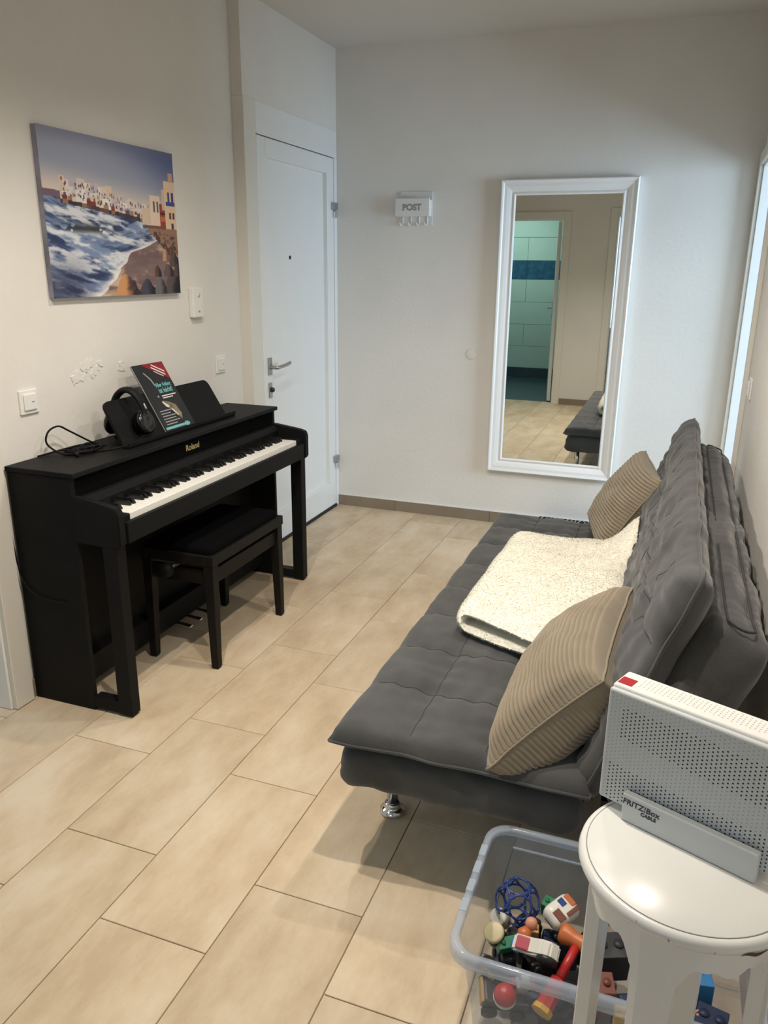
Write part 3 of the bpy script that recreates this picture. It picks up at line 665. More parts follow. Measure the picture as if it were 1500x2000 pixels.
# rocks
def rock(cu, cv, ru_, rv_, c1, c2, sd):
    ang = np.arctan2(V-cv, U-cu); rad = 1 + 0.25*(fbm(ang*1.5+9, ang*0+sd, sd)-0.5)*2
    m = (np.abs((U-cu)/ru_ + 0.15*(V-cv)/rv_)**1.5 + np.clip((V-cv+rv_*0.45)/(rv_*1.45), 0, None)**1.3 < rad) & (V > cv-rv_*0.9)
    t = sm(-0.2, 0.5, (U-cu)/ru_ + 0.7*(fbm(U*22, V*22, sd)-0.5))
    cc = lerp(one[..., None]*c3(*c1), one[..., None]*c3(*c2), t); img[m] = cc[m]
rock(0.70, 0.04, 0.075, 0.075, (70, 70, 84), (38, 36, 46), 3); rock(0.82, 0.05, 0.06, 0.07, (110, 104, 112), (54, 48, 54), 4)
rock(0.94, 0.08, 0.08, 0.10, (92, 80, 78), (34, 30, 36), 5); rock(0.80, 0.165, 0.03, 0.045, (92, 70, 56), (40, 36, 40), 6)
rock(0.90, 0.17, 0.05, 0.05, (100, 88, 88), (44, 40, 46), 7); rock(0.96, 0.25, 0.05, 0.06, (96, 76, 66), (50, 42, 46), 8)
rock(0.88, 0.28, 0.03, 0.05, (190, 150, 116), (120, 92, 78), 12); rock(0.98, 0.17, 0.04, 0.05, (90, 70, 64), (36, 32, 40), 13)
rock(0.535, 0.045, 0.105, 0.095, (202, 146, 100), (60, 46, 48), 9)
img = np.clip(img, 0, 1); lin = np.where(img <= 0.04045, img/12.92, ((img+0.055)/1.055)**2.4)
X_ = np.full(U.size, 0.0225); Vx = np.stack([X_, PY0 + U.ravel()*(PY1-PY0), PZ0 + V.ravel()*(PZ1-PZ0)], 1)
idx = np.arange(NU*NV).reshape(NV, NU)
Fq = np.stack([idx[:-1, :-1], idx[:-1, 1:], idx[1:, 1:], idx[1:, :-1]], -1).reshape(-1, 4)
me = arrmesh('print', Vx.tolist(), Fq.tolist())
ca = me.color_attributes.new('print', 'FLOAT_COLOR', 'POINT'); ca.data.foreach_set('color', np.concatenate([lin.reshape(-1, 3), np.ones((NU*NV, 1))], 1).ravel().astype(np.float32))
link('print', me, vcol_material('seaside_print', 0.55), pc)

# ================================================================== WALL FITTINGS
def light_switch(cy, cz, label, wallx=0.0, sgn=1, s=0.041):
    t = thing('light_switch', (wallx, cy, cz-s), label, 'switch', 'white light switches')
    a, b = sorted((wallx, wallx+sgn*0.008)); box('switch_frame', a, b, cy-s, cy+s, cz-s, cz+s, 'switch', t, 0.003, 2)
    a, b = sorted((wallx+sgn*0.008, wallx+sgn*0.014)); box('rocker', a, b, cy-s*0.68, cy+s*0.68, cz-s*0.68, cz+s*0.68, 'switch', t, 0.003, 2)
    a, b = sorted((wallx+sgn*0.0138, wallx+sgn*0.0146)); box('marker', a, b, cy+0.004, cy+0.016, cz-0.002, cz+0.002, 'greyink', t)
light_switch(-2.513, 1.052, 'white square light switch on the wall left of the headphones')
light_switch(-1.288, 1.050, 'white square light switch on the wall beside the entrance door')
light_switch(-1.130, 1.052, 'white light switch on the right wall above the sofa back', W, -1)
ic = thing('door_intercom', (0.0, -1.475, 1.275), 'slim white door intercom beside the canvas print', 'intercom')
box('intercom_body', 0.0, 0.026, -1.518, -1.434, 1.278, 1.408, 'switch', ic, 0.005, 2)
lathe('speaker_grille', [(0.012, 0), (0.012, 0.001)], (0, 0, 0), 'plasticwhite', ic, 16, Matrix.Translation((0.0255, -1.475, 1.375)) @ Matrix.Rotation(PI/2, 4, 'Y'))
box('call_button', 0.026, 0.0275, -1.482, -1.470, 1.300, 1.308, 'greyink', ic, 0.0005, 1)
for k in range(3): box('key', 0.026, 0.0275, -1.452, -1.444, 1.31+k*0.012, 1.316+k*0.012, 'plasticwhite', ic, 0.0005, 1)
lathe('wall_cover', [(0.030, 0), (0.030, 0.003), (0.026, 0.005)], (0, 0, 0), 'wall', None, 28, Matrix.Translation((0.914, 0.0, 1.016)) @ Matrix.Rotation(PI/2, 4, 'X'))
wc = [o for o in col.objects if o.name.startswith('wall_cover')][-1]; wc.name = 'junction_cover'
tag(wc, 'round blank junction cover on the wall left of the mirror', 'cover')

# POST letter holder with key hooks
ph = thing('letter_holder', (0.55, -0.002, 1.72), 'small white letter holder marked POST with key hooks', 'letter holder')
prism('back_plate', [(0.462, 1.735), (0.655, 1.735), (0.655, 1.913), (0.475, 1.918), (0.462, 1.905)], 1, -0.010, -0.001, 'plasticwhite', ph)
box('front_plate', 0.446, 0.650, -0.052, -0.044, 1.782, 1.878, 'plasticwhite', ph, 0.002, 1)
box('side_plate', 0.446, 0.454, -0.044, -0.010, 1.782, 1.868, 'plasticwhite', ph); box('side_plate', 0.642, 0.650, -0.044, -0.010, 1.782, 1.868, 'plasticwhite', ph)
box('base_plate', 0.454, 0.642, -0.044, -0.010, 1.782, 1.790, 'plasticwhite', ph)
text('post_lettering', 'POST', 0.047, (0.546, -0.0524, 1.828), (1, 0, 0), (0, 0, 1), 'greyink', ph, bold=0.0022)
for x in (0.480, 0.530, 0.580, 0.628):
    tube('key_hook', smoothpath([(x, -0.012, 1.785), (x, -0.014, 1.750), (x, -0.022, 1.735), (x-0.006, -0.034, 1.736), (x-0.010, -0.040, 1.750)], 5), 0.0032, 'plasticwhite', ph, 8)

# ================================================================== WALL MIRROR
mr = thing('wall_mirror', (1.415, -0.02, 0.335), 'tall wall mirror in a white moulded frame', 'mirror')
mx0, mx1, mz0, mz1 = 1.055, 1.778, 0.336, 1.963
prof = [(0.0, -0.002), (0.0, -0.044), (0.006, -0.050), (0.014, -0.047), (0.020, -0.042), (0.034, -0.040), (0.050, -0.034), (0.062, -0.027), (0.067, -0.030), (0.073, -0.033), (0.078, -0.030), (0.080, -0.022), (0.080, -0.002)]
cor = [(mx0, mz0, 1, 1), (mx1, mz0, -1, 1), (mx1, mz1, -1, -1), (mx0, mz1, 1, -1)]
for k in range(4):
    bm = bmesh.new(); a, b = cor[k], cor[(k+1) % 4]
    A = [bm.verts.new((a[0]+a[2]*d, y, a[1]+a[3]*d)) for d, y in prof]; Bv = [bm.verts.new((b[0]+b[2]*d, y, b[1]+b[3]*d)) for d, y in prof]
    for j in range(len(prof)): bm.faces.new((A[j], A[(j+1) % len(prof)], Bv[(j+1) % len(prof)], Bv[j]))
    bm.faces.new(A); bm.faces.new(Bv[::-1])
    finish(bm, 'frame_moulding', 'mirrorframe', mr)
box('mirror_glass', mx0+0.078, mx1-0.078, -0.020, -0.014, mz0+0.078, mz1-0.078, 'mirror', mr)
# rolled patterned mat on the floor below the mirror
rm = thing('rolled_mat', (1.75, -0.13, 0), 'rolled black and white patterned mat on the floor under the mirror', 'mat')
bm = bmesh.new(); addtube(bm, [(1.40+0.03*k, -0.115, 0.052) for k in range(29)], 0.052, 24); finish(bm, 'mat_roll', 'matblack', rm, True)
bm = bmesh.new()
for k in range(11):
    x = 1.43 + k*0.072
    for s in (-1, 1):
        pts_ = [(x + s*0.028*math.cos(q*1.2), -0.115-0.0525*math.cos(0.5+q), 0.052+0.0525*math.sin(0.5+q)) for q in [i*0.2 for i in range(11)]]
        addtube(bm, pts_, 0.0022, 5)
    addtube(bm, [(x+0.036, -0.115-0.0525*math.cos(0.5+q), 0.052+0.0525*math.sin(0.5+q)) for q in [i*0.25 for i in range(9)]], 0.0018, 5)
finish(bm, 'mat_pattern', 'matwhite', rm)

# ================================================================== SOFA BED
sf = thing('sofa_bed', (1.75, -2.08, 0), 'charcoal grey quilted fold-down sofa bed along the right wall', 'sofa')
SY0, SY1 = -3.045, -1.115
def nz(x, y, z, s): return noise.noise(Vector((x*s, y*s, z*s)))
def quilt(name, O, eu, ev, en, Lu, Lv, thick, su, sv, parent, sag=0.010, wob=0.006, bottom=0.35, res=0.0115, seed=0.0, edge=0.05, sink=0.016, crease=0.0, ew=0.005):
    """stitched pad: u across, v along, n out of the visible face; su / sv: seam positions"""
    O, eu, ev, en = Vector(O), Vector(eu), Vector(ev), Vector(en)
    nu, nv = max(int(Lu/res), 8), max(int(Lv/res), 8)
    def seamd(t, seams): return min(abs(t-s) for s in seams) if seams else 1.0
    Vt, Vb = [], []
    for i in range(nu+1):
        for j in range(nv+1):
            u, v = Lu*i/nu, Lv*j/nv
            de = min(u, Lu-u, v, Lv-v)
            du, dv = seamd(u, su), seamd(v, sv)
            e = min(de/edge, 1.0); rnd = math.sqrt(max(0.0, 1-(1-e)**2))
            puff = (1-math.exp(-du/0.020))*(1-math.exp(-dv/0.020))
            knot = math.exp(-(du*du+dv*dv)/0.0016)
            h = thick*(0.10 + 0.90*rnd) - sink*(1-puff)*rnd - 0.006*knot*rnd
            # radiating gathers near seams
            h += wob*rnd*(nz(u*1.0+seed, v*1.0, 0.3, 9)*0.9 + 0.5*nz(u*2.2+seed, v*0.8, 1.7, 16))
            h += 0.0035*math.exp(-dv/0.05)*rnd*math.sin(u*95 + 4*nz(u, v, seed, 6)) + 0.0030*math.exp(-du/0.05)*rnd*math.sin(v*88 + 4*nz(u, v, seed+3, 6))
            if crease: h += crease*rnd*(1-e*0.4)*noise.noise(Vector((u*3.0+seed, v*17.0 + 2.0*nz(u, v, seed, 5), 0.7)))
            # scalloped outline: pulled in at the seam ends
            pin = 0.0
            if de < edge: pin = (1-e)
            cu = (0.006*math.exp(-dv*dv/0.0035) + ew*nz(v, seed, 0, 11))*pin; cv = (0.010*math.exp(-du*du/0.0035) + ew*nz(u, seed, 4, 11))*pin
            uu = u + (cu if u < Lu/2 else -cu)*(1 if min(u, Lu-u) < edge else 0); vv = v + (cv if v < Lv/2 else -cv)*(1 if min(v, Lv-v) < edge else 0)
            base = O + eu*uu + ev*vv
            Vt.append(base + en*h); Vb.append(base - en*(thick*bottom*rnd))
    W_ = nv+1; n0 = len(Vt); Fc = []
    for i in range(nu):
        for j in range(nv):
            a, b, c, d = i*W_+j, (i+1)*W_+j, (i+1)*W_+j+1, i*W_+j+1
            Fc.append((a, b, c, d)); Fc.append((n0+a, n0+d, n0+c, n0+b))
    ring = [i*W_ for i in range(nu+1)] + [nu*W_+j for j in range(1, nv+1)] + [i*W_+nv for i in range(nu-1, -1, -1)] + [j for j in range(nv-1, 0, -1)]
    for k in range(len(ring)):
        a, b = ring[k], ring[(k+1) % len(ring)]; Fc.append((a, n0+a, n0+b, b))
    me = arrmesh(name, Vt+Vb, Fc)
    bm = bmesh.new(); bm.from_mesh(me); bmesh.ops.recalc_face_normals(bm, faces=bm.faces); bm.to_mesh(me); bm.free()
    o = link(name, me, 'sofa', parent, True)
    # piping round the edge
    pts_ = []
    step = max(1, len(ring)//150)
    for k in range(0, len(ring), step): pts_.append((Vt[ring[k]] + Vb[ring[k]])/2 + en*0.001)
    bm = bmesh.new(); addtube(bm, pts_ + [pts_[0]], 0.0042, 6); finish(bm, 'piping', 'sofa', o, True)
    # stitch lines
    bm = bmesh.new()
    for s in su:
        i = min(int(round(s/Lu*nu)), nu); addtube(bm, [Vt[i*W_+j] + en*0.0002 for j in range(3, nv-2)], 0.0013, 4)
    for s in sv:
        j = min(int(round(s/Lv*nv)), nv); addtube(bm, [Vt[i*W_+j] + en*0.0002 for i in range(3, nu-2)], 0.0013, 4)
    if su or sv: finish(bm, 'stitching', 'stitch', o)
    else: bm.free()
    return o
def softblock(name, O, eu, ev, en, Lu, Lv, Ln, parent, r=0.045, res=0.02, amp=0.008, seed=0.0, grooves=()):
    """upholstered block with rounded edges and creased cover; grooves: seam positions (u) on the +n face"""
    O, eu, ev, en = Vector(O), Vector(eu), Vector(ev), Vector(en)
    bm = bmesh.new()
    def face(ax, s):
        A, B = {0: (Lv, Ln), 1: (Lu, Ln), 2: (Lu, Lv)}[ax]; na, nb = max(int(A/res), 3), max(int(B/res), 3); G = []
        for i in range(na+1):
            row = []
            for j in range(nb+1):
                a, b = A*i/na, B*j/nb
                p = {0: (0 if s < 0 else Lu, a, b), 1: (a, 0 if s < 0 else Lv, b), 2: (a, b, 0 if s < 0 else Ln)}[ax]
                row.append(bm.verts.new(p))
            G.append(row)
        for i in range(na):
            for j in range(nb): bm.faces.new((G[i][j], G[i+1][j], G[i+1][j+1], G[i][j+1]))
    for ax in range(3):
        for s in (-1, 1): face(ax, s)
    bmesh.ops.remove_doubles(bm, verts=bm.verts, dist=1e-5)
    L = (Lu, Lv, Ln)
    for v in bm.verts:
        p = v.co.copy(); rr_ = min(r, Ln*0.49, Lu*0.49)
        q = Vector([min(max(p[k], rr_), L[k]-rr_) for k in range(3)]); d = p-q
        if d.length > 1e-9: p = q + d.normalized()*rr_*min(1.0, max(abs(c) for c in d)/rr_)
        w = nz(p.x+seed, p.y, p.z, 7)*amp + nz(p.x*1.5+seed, p.y*0.6, p.z*3, 14)*amp*0.6 + nz(p.x+seed, p.y*3, p.z, 11)*amp*0.4
        dirv = d.normalized() if d.length > 1e-9 else Vector((0, 0, 0))
        p = p + dirv*w
        if d.x > 0:
            for gs in grooves: p.x -= 0.011*math.exp(-((p.z-gs)/0.011)**2)*min(1, min(p.y, Lv-p.y)/0.10)
        v.co = O + eu*p.x + ev*p.y + en*p.z
    return finish(bm, name, 'sofa', parent, True)
X, Y, Z = Vector((1, 0, 0)), Vector((0, 1, 0)), Vector((0, 0, 1))
# seat
softblock('seat_base', (1.362, SY0+0.004, 0.238), X, Y, Z, 0.60, SY1-SY0-0.008, 0.118, sf, r=0.042, res=0.014, amp=0.012, seed=1)
crs = [0.245*k for k in range(1, 8)]
quilt('seat_pad', (1.352, SY0-0.006, 0.374), X, Y, Z, 0.632, SY1-SY0+0.012, 0.050, [0.195, 0.39], [c+0.006 for c in crs], sf, seed=2.0, bottom=0.30, sink=0.010, wob=0.007)
# back, reclined
th = math.atan2(0.19, 0.56)
bu_ = Vector((math.sin(th), 0, math.cos(th))); bnm = Vector((-math.cos(th), 0, math.sin(th)))
Bo = Vector((1.957, 0, 0.365))
quilt('back_pad', Bo + Y*(SY0+0.010) - bnm*0.012, bu_, Y, bnm, 0.585, SY1-SY0-0.02, 0.050, [0.20, 0.40], [c-0.01 for c in crs], sf, seed=7.0, bottom=1.0, wob=0.019, edge=0.12, sink=0.005, crease=0.010, ew=0.020)
softblock('back_base', Bo + Y*(SY0+0.02) - bnm*0.205 - bu_*0.03, bu_, Y, bnm, 0.545, SY1-SY0-0.04, 0.158, sf, r=0.06, res=0.012, amp=0.012, seed=5, grooves=(0.050, 0.108))
# channel seams over the top of the back base
loop = [(0.050, t) for t in [k/50 for k in range(51)]] + [(0.079 - 0.029*math.cos(PI*k/8), 1 + 0.015*math.sin(PI*k/8)) for k in range(1, 8)] + [(0.108, 1 - k/50) for k in range(51)] + [(0.079 + 0.029*math.cos(PI*k/8), -0.015*math.sin(PI*k/8)) for k in range(1, 9)]
pts_ = []
for dn, t in loop:
    y = SY0+0.075 + (SY1-SY0-0.15)*t; pts_.append(Bo + Y*y - bnm*(0.205-dn) + bu_*(0.5085 - 0.006*max(0, abs(t-0.5)-0.47)/0.04 + 0.0115*min(1, max(0, abs(t-0.5)-0.46)/0.05)))
tube('channel_seam', pts_, 0.0030, 'stitch', sf, 5)
# frame and chrome legs
box('frame_rail', 1.44, 1.96, -2.83, -2.79, 0.205, 0.24, 'darkmetal', sf); box('frame_rail', 1.44, 1.96, -1.37, -1.33, 0.205, 0.24, 'darkmetal', sf)
box('frame_rail', 1.42, 1.45, -2.83, -1.33, 0.215, 0.245, 'darkmetal', sf); box('frame_rail', 1.95, 1.98, -2.83, -1.33, 0.215, 0.245, 'darkmetal', sf)
box('frame_rail', 2.00, 2.03, -2.80, -1.36, 0.17, 0.20, 'darkmetal', sf)
for lx in (1.432, 2.06):
    for ly in (-2.790, -1.37):
        lg = tube('leg', [(lx, ly, 0.02), (lx, ly, 0.235)], 0.017, 'chrome', sf, 16)
        lathe('leg_foot', [(0.034, 0.0), (0.036, 0.004), (0.036, 0.012), (0.026, 0.018), (0.022, 0.026), (0.024, 0.032), (0.018, 0.036)], (lx, ly, 0), 'chrome', lg, 24)

# ================================================================== CORDUROY CUSHIONS
def cushion(P1, P2, P3, half_f, half_b, label, seed, ribs=27):
    P1, P2, P3 = Vector(P1), Vector(P2), Vector(P3); P4 = P1 + P3 - P2
    c = (P1+P2+P3+P4)/4; es = (P2-P1)/2; et = (P4-P1)/2; en = et.cross(es).normalized()
    if en.z < 0: en = -en
    o = thing('cushion', (c.x, c.y, min(P1.z, P4.z)), label, 'cushion', 'beige corduroy cushions on the sofa')
    ns, nt_ = ribs*8, 44
    for sgn, nm in ((1, 'front_cover'), (-1, 'back_cover')):
        half = half_f if sgn > 0 else half_b
        V_ = []; Fc = []
        for i in range(ns+1):
            s = -1 + 2*i/ns
            for j in range(nt_+1):
                t = -1 + 2*j/nt_
                pull_s = 1 - 0.09*(1-t*t); pull_t = 1 - 0.09*(1-s*s)
                prof_ = ((1-s**2)*(1-t**2)); h = half*max(prof_, 0)**(0.40 if sgn > 0 else 0.33)*(0.92+0.16*nz(s+seed, t, 0.5, 1.6))
                # creases running in from the corners
                h += half*0.10*prof_*nz(s*2.4+seed, t*2.4, sgn, 1.5)
                ph = (i % 8)/8.0; rib = abs(math.sin(PI*(i/8.0)))**0.6
                h += 0.0125*rib*min(1, prof_*9+0.35)
                curl = 0.018*(abs(s*t)**3)*nz(s, t, seed, 3)
                V_.append(c + es*(s*pull_s) + et*(t*pull_t) + en*(sgn*h + curl))
        W_ = nt_+1
        for i in range(ns):
            for j in range(nt_):
                q = (i*W_+j, (i+1)*W_+j, (i+1)*W_+j+1, i*W_+j+1); Fc.append(q)
        me = arrmesh(nm, V_, Fc)
        ob = link(nm, me, 'cord', o, True)
    ring = [(-1+2*k/40, -1) for k in range(40)] + [(1, -1+2*k/40) for k in range(40)] + [(1-2*k/40, 1) for k in range(40)] + [(-1, 1-2*k/40) for k in range(40)]
    pts_ = [c + es*(s*(1-0.09*(1-t*t))) + et*(t*(1-0.09*(1-s*s))) + en*(0.018*(abs(s*t)**3)*nz(s, t, seed, 3)) for s, t in ring]
    bm = bmesh.new(); addtube(bm, pts_ + [pts_[0]], 0.0035, 6); finish(bm, 'seam', 'cord', o, True)
    return o
cushion((1.757, -3.085, 0.420), (1.985, -2.99, 0.640), (2.014, -2.52, 0.682), 0.098, 0.155, 'beige corduroy cushion at the near end of the sofa', 1.0)
cushion((1.862, -1.565, 0.425), (2.060, -1.555, 0.745), (1.978, -1.19, 0.775), 0.085, 0.085, 'beige corduroy cushion at the far end of the sofa', 4.0)

# ================================================================== FLEECE BLANKET
bt = thing('fleece_blanket', (1.75, -2.08, 0.425), 'folded cream fleece blanket on the sofa seat', 'blanket')
t2 = 0.0225          # half thickness of one layer
za, zb = 0.447, 0.498
xa, xb = 1.975, 1.550
path = []
for k in range(0, 25): path.append((xa + (xb-xa)*k/24, za))
for k in range(1, 10): a = -PI/2 - PI*k/10; path.append((xb + 0.0265*math.cos(a), (za+zb)/2 + (zb-za)/2*math.sin(a)))
for k in range(0, 25): path.append((xb + (xa-xb)*k/24, zb))
npth = len(path); nx = 72
def bl_pt(k, i, sgn):
    x, z = path[k]; a = path[max(k-1, 0)]; b = path[min(k+1, npth-1)]
    dx, dz = b[0]-a[0], b[1]-a[1]; l = math.hypot(dx, dz) or 1; nx_, nz_ = -dz/l, dx/l
    f = -1+2*i/nx; tt = t2*max(0.0, 1-abs(f)**10)**0.5
    tt *= min(1, 0.3+min(k, npth-1-k)*0.4)
    x, zz = x + sgn*nx_*tt, z + sgn*nz_*tt
    top = (z-za)/(zb-za)
    ty = (f+1)/2
    yn = -2.462 - 0.42*max(0.0, min(x-1.53, 0.27)) + 0.010*noise.noise(Vector((x*7, top*2, 3))); yf = -1.650 + 0.14*(x-1.54) + 0.014*noise.noise(Vector((x*6, top*2, 8)))
    yy = yn + (yf-yn)*ty; x += 0.022*ty + 0.012*noise.noise(Vector((ty*4, 0.2, 5)))
    zz += 0.011*noise.noise(Vector((x*6, yy*6, 2)))*top + 0.004*noise.noise(Vector((x*14, yy*14, 7)))*top
    lift = max(0, (x-1.86)/0.11)**1.7*max(0, 1-abs(ty-0.93)/0.24); zz += 0.095*min(lift, 1.3)*(0.4+0.6*top)
    return (x, yy, max(zz, 0.427))
V_ = []; Fc = []
for sgn in (1, -1):
    for k in range(npth):
        for i in range(nx+1): V_.append(bl_pt(k, i, sgn))
W_ = nx+1; n0 = npth*W_
for k in range(npth-1):
    for i in range(nx):
        a, b, c, d = k*W_+i, (k+1)*W_+i, (k+1)*W_+i+1, k*W_+i+1
        Fc.append((a, b, c, d)); Fc.append((n0+a, n0+d, n0+c, n0+b))
for k in range(npth-1):
    a, b = k*W_, (k+1)*W_; Fc.append((a, n0+a, n0+b, b)); a, b = k*W_+nx, (k+1)*W_+nx; Fc.append((a, b, n0+b, n0+a))
for i in range(nx): Fc.append((i, i+1, n0+i+1, n0+i)); e = (npth-1)*W_; Fc.append((e+i, n0+e+i, n0+e+i+1, e+i+1))
me = arrmesh('fleece', V_, Fc); bm = bmesh.new(); bm.from_mesh(me); bmesh.ops.recalc_face_normals(bm, faces=bm.faces); bm.to_mesh(me); bm.free()
fl = link('fleece', me, 'fur', bt, True)
# short pile: little tufts standing on the cloth
me.update(); polys = me.polygons; areas = np.array([p.area for p in polys]); pick = RNG.choice(len(polys), 110000, p=areas/areas.sum())
vv = []; ff = []
co = np.array([v.co[:] for v in me.vertices])
cen = np.array([p.center[:] for p in polys]); nor = np.array([p.normal[:] for p in polys])
for q in pick:
    vs = polys[q].vertices; ra, rb2 = RNG.random(2); w = np.array([(1-ra)*(1-rb2), ra*(1-rb2), ra*rb2, (1-ra)*rb2]); p = (co[list(vs)]*w[:, None]).sum(0); tg = np.cross(nor[q], RNG.normal(0, 1, 3)); tg /= np.linalg.norm(tg)+1e-9; n = nor[q]*0.36 + tg*0.93
    s = np.cross(tg, nor[q])*-1.0; h = 0.005 + 0.004*RNG.random(); wd = 0.0015
    b = len(vv); tri = [p - s*wd, p + s*wd, p + n*h]; tri = tri if np.dot(np.cross(tri[1]-tri[0], tri[2]-tri[0]), nor[q]) > 0 else [tri[1], tri[0], tri[2]]; vv += [tuple(t_) for t_ in tri]; ff.append((b, b+1, b+2))
pme = arrmesh('pile', vv, ff); pme.normals_split_custom_set([tuple(nor[q]) for q in pick for _ in range(3)])
pile = link('pile', pme, 'fur', fl); pile['kind'] = 'stuff'

# ================================================================== STOOL WITH ROUTER
ST, SX, SYc, SR = 0.72, 2.148, -3.605, 0.146
st = thing('plant_stool', (SX, SYc, 0), 'round white lacquered plant stool with scalloped apron under the router', 'stool')
lathe('stool_top', [(SR-0.012, -0.024), (SR-0.003, -0.021), (SR+0.001, -0.013), (SR-0.001, -0.005), (SR-0.007, -0.0008), (SR-0.0095, -0.0016), (SR-0.011, 0.0), (0.01, 0.0)], (SX, SYc, ST), 'stool', st, 72)
tube('groove_line', [(SX+(SR-0.0098)*math.cos(2*PI*k/72), SYc+(SR-0.0098)*math.sin(2*PI*k/72), ST-0.0012) for k in range(73)], 0.0010, 'greyink', st, 4)
LEG = [math.radians(a) for a in (75, 165, 255, 345)]
RA = 0.124
def apron_depth(a):
    d = min(abs(math.atan2(math.sin(a-l), math.cos(a-l))) for l in LEG)   # 0 at leg .. 45deg between
    t = d/(PI/4)
    if t < 0.30: return 0.085
    if t < 0.55: return 0.085 - 0.040*math.sin((t-0.30)/0.25*PI/2)
    if t < 0.75: return 0.045 + 0.004*math.sin((t-0.55)/0.2*PI)
    return 0.045 + 0.012*(math.sin((t-0.75)/0.25*PI/2))
bm = bmesh.new(); N = 144; R4 = []
for k in range(N):
    a = 2*PI*k/N; dp = apron_depth(a); row = []
    for r, z in ((RA, ST-0.023), (RA, ST-0.023-dp), (RA-0.012, ST-0.023-dp), (RA-0.012, ST-0.023)): row.append(bm.verts.new((SX+r*math.cos(a), SYc+r*math.sin(a), z)))
    R4.append(row)
for k in range(N):
    A, B = R4[k], R4[(k+1) % N]
    for j in range(4): bm.faces.new((A[j], A[(j+1) % 4], B[(j+1) % 4], B[j]))
finish(bm, 'apron', 'stool', st)
for l in LEG:
    d = Vector((math.cos(l), math.sin(l), 0)); s = Vector((-math.sin(l), math.cos(l), 0)); bm = bmesh.new(); rings = []
    for z, w_, ro in ((ST-0.024, 0.036, 0.0), (ST-0.07, 0.032, 0.0), (ST-0.11, 0.0285, 0.001), (ST-0.2, 0.0265, 0.002), (0.30, 0.025, 0.004), (0.0, 0.023, 0.016)):
        c = Vector((SX, SYc, z)) + d*(RA-0.010+ro); tk = 0.012
        rings.append([bm.verts.new(c + s*a + d*b) for a, b in ((-w_, -tk), (w_, -tk), (w_, tk*0.6), (w_*0.6, tk), (-w_*0.6, tk), (-w_, tk*0.6))])
    for i in range(len(rings)-1):
        for k in range(6): bm.faces.new((rings[i][k], rings[i][(k+1) % 6], rings[i+1][(k+1) % 6], rings[i+1][k]))
    bm.faces.new(rings[0]); bm.faces.new(rings[-1][::-1])
    finish(bm, 'leg', 'stool', st)
# chipped paint on the rim
bm = bmesh.new()
for a0, zc_, ln, wd in ((303, -0.017, 15, 0.0030), (262, -0.012, 1.2, 0.0010), (283, -0.014, 1.0, 0.0008), (246, -0.006, 1.0, 0.0008)):
    tp, bt_ = [], []
    for k in range(9):
        a = math.radians(a0 - ln/2 + ln*k/8); ww = wd*math.sin(PI*(k+0.5)/9)
        for lst, sg in ((tp, 1), (bt_, -1)): lst.append(bm.verts.new((SX+(SR+0.0014)*math.cos(a), SYc+(SR+0.0014)*math.sin(a), ST+zc_+sg*ww+0.0015*math.sin(k))))
    for k in range(8): bm.faces.new((bt_[k], bt_[k+1], tp[k+1], tp[k]))
finish(bm, 'paint_chip', 'stoolwear', st)

rou = thing('router', (2.15, -3.57, ST), 'white and grey perforated internet router standing on the stool', 'router')
rd = Vector((0.1955*0+0.925, -0.379, 0)).normalized(); rb = Vector((-rd.y, rd.x, 0)); RO = Vector((2.018, -3.522, ST))
Tr = frameT(RO, rd, Vector((0, 0, 1)))          # x along the face, y up, z towards the viewer
RWd, RHt, RDp = 0.250, 0.190, 0.060; zb_ = 0.010
box('router_front', 0.0, RWd, zb_, zb_+RHt-0.004, -0.010, 0.0, 'routerface', rou, 0.004, 3, Tr)
box('router_shell', 0.0005, RWd-0.0005, zb_, zb_+RHt, -RDp, -0.0085, 'routertop', rou, 0.004, 3, Tr)
# perforation: flat discs painted as hole shade, dark in two slanting fields, paler elsewhere
bmo, bms = bmesh.new(), bmesh.new()
def disc(bm, T_, x, y, r, z):
    bm.faces.new([bm.verts.new(T_ @ Vector((x + r*math.cos(2*PI*k/8), y + r*math.sin(2*PI*k/8), z))) for k in range(8)])
p_ = 0.0062
for i in range(39):
    for j in range(30):
        x = 0.007 + i*p_; y = zb_ + 0.006 + j*p_ + (0.5*p_ if i % 2 else 0)
        if x > RWd-0.005 or y > zb_+RHt-0.010: continue
        v = (y-zb_)/RHt; u = x/RWd
        opn = (0.60 - 0.10*u < v < 0.86 - 0.02*u and u > 0.09) or (v < 0.35 - 0.06*u and u > 0.03)
        disc(bmo if opn else bms, Tr, x, y, 0.00135 if opn else 0.0010, 0.0002)
finish(bmo, 'painted_vent_holes', 'holeshade', rou, recalc=False)['kind'] = 'stuff'; finish(bms, 'painted_shallow_holes', 'blindholeshade', rou, recalc=False)['kind'] = 'stuff'
Tt = frameT(RO + Z*(zb_+RHt), rd, rb)           # top face: x along, y backwards
bmt = bmesh.new()  # flat grey discs, painted shade of the holes in the top
for i in range(36):
    for j in range(5): disc(bmt, Tt, 0.034 + i*0.0060, 0.024 + j*0.0058 + (0.0029 if i % 2 else 0), 0.0011, 0.0002)
finish(bmt, 'painted_top_holes', 'blindholeshade', rou, recalc=False)['kind'] = 'stuff'
box('red_badge', 0.004, 0.026, 0.016, 0.038, -0.002, 0.0006, 'red', rou, 0.0003, 1, Tt)
sd_ = box('router_stand', 0.045, 0.237, 0.0, 0.046, 0.003, 0.016, 'routerface', rou, 0.0025, 2, Tr)
box('stand_foot', 0.048, 0.234, 0.0, 0.012, -RDp-0.01, 0.004, 'routerface', rou, 0.002, 1, Tr)
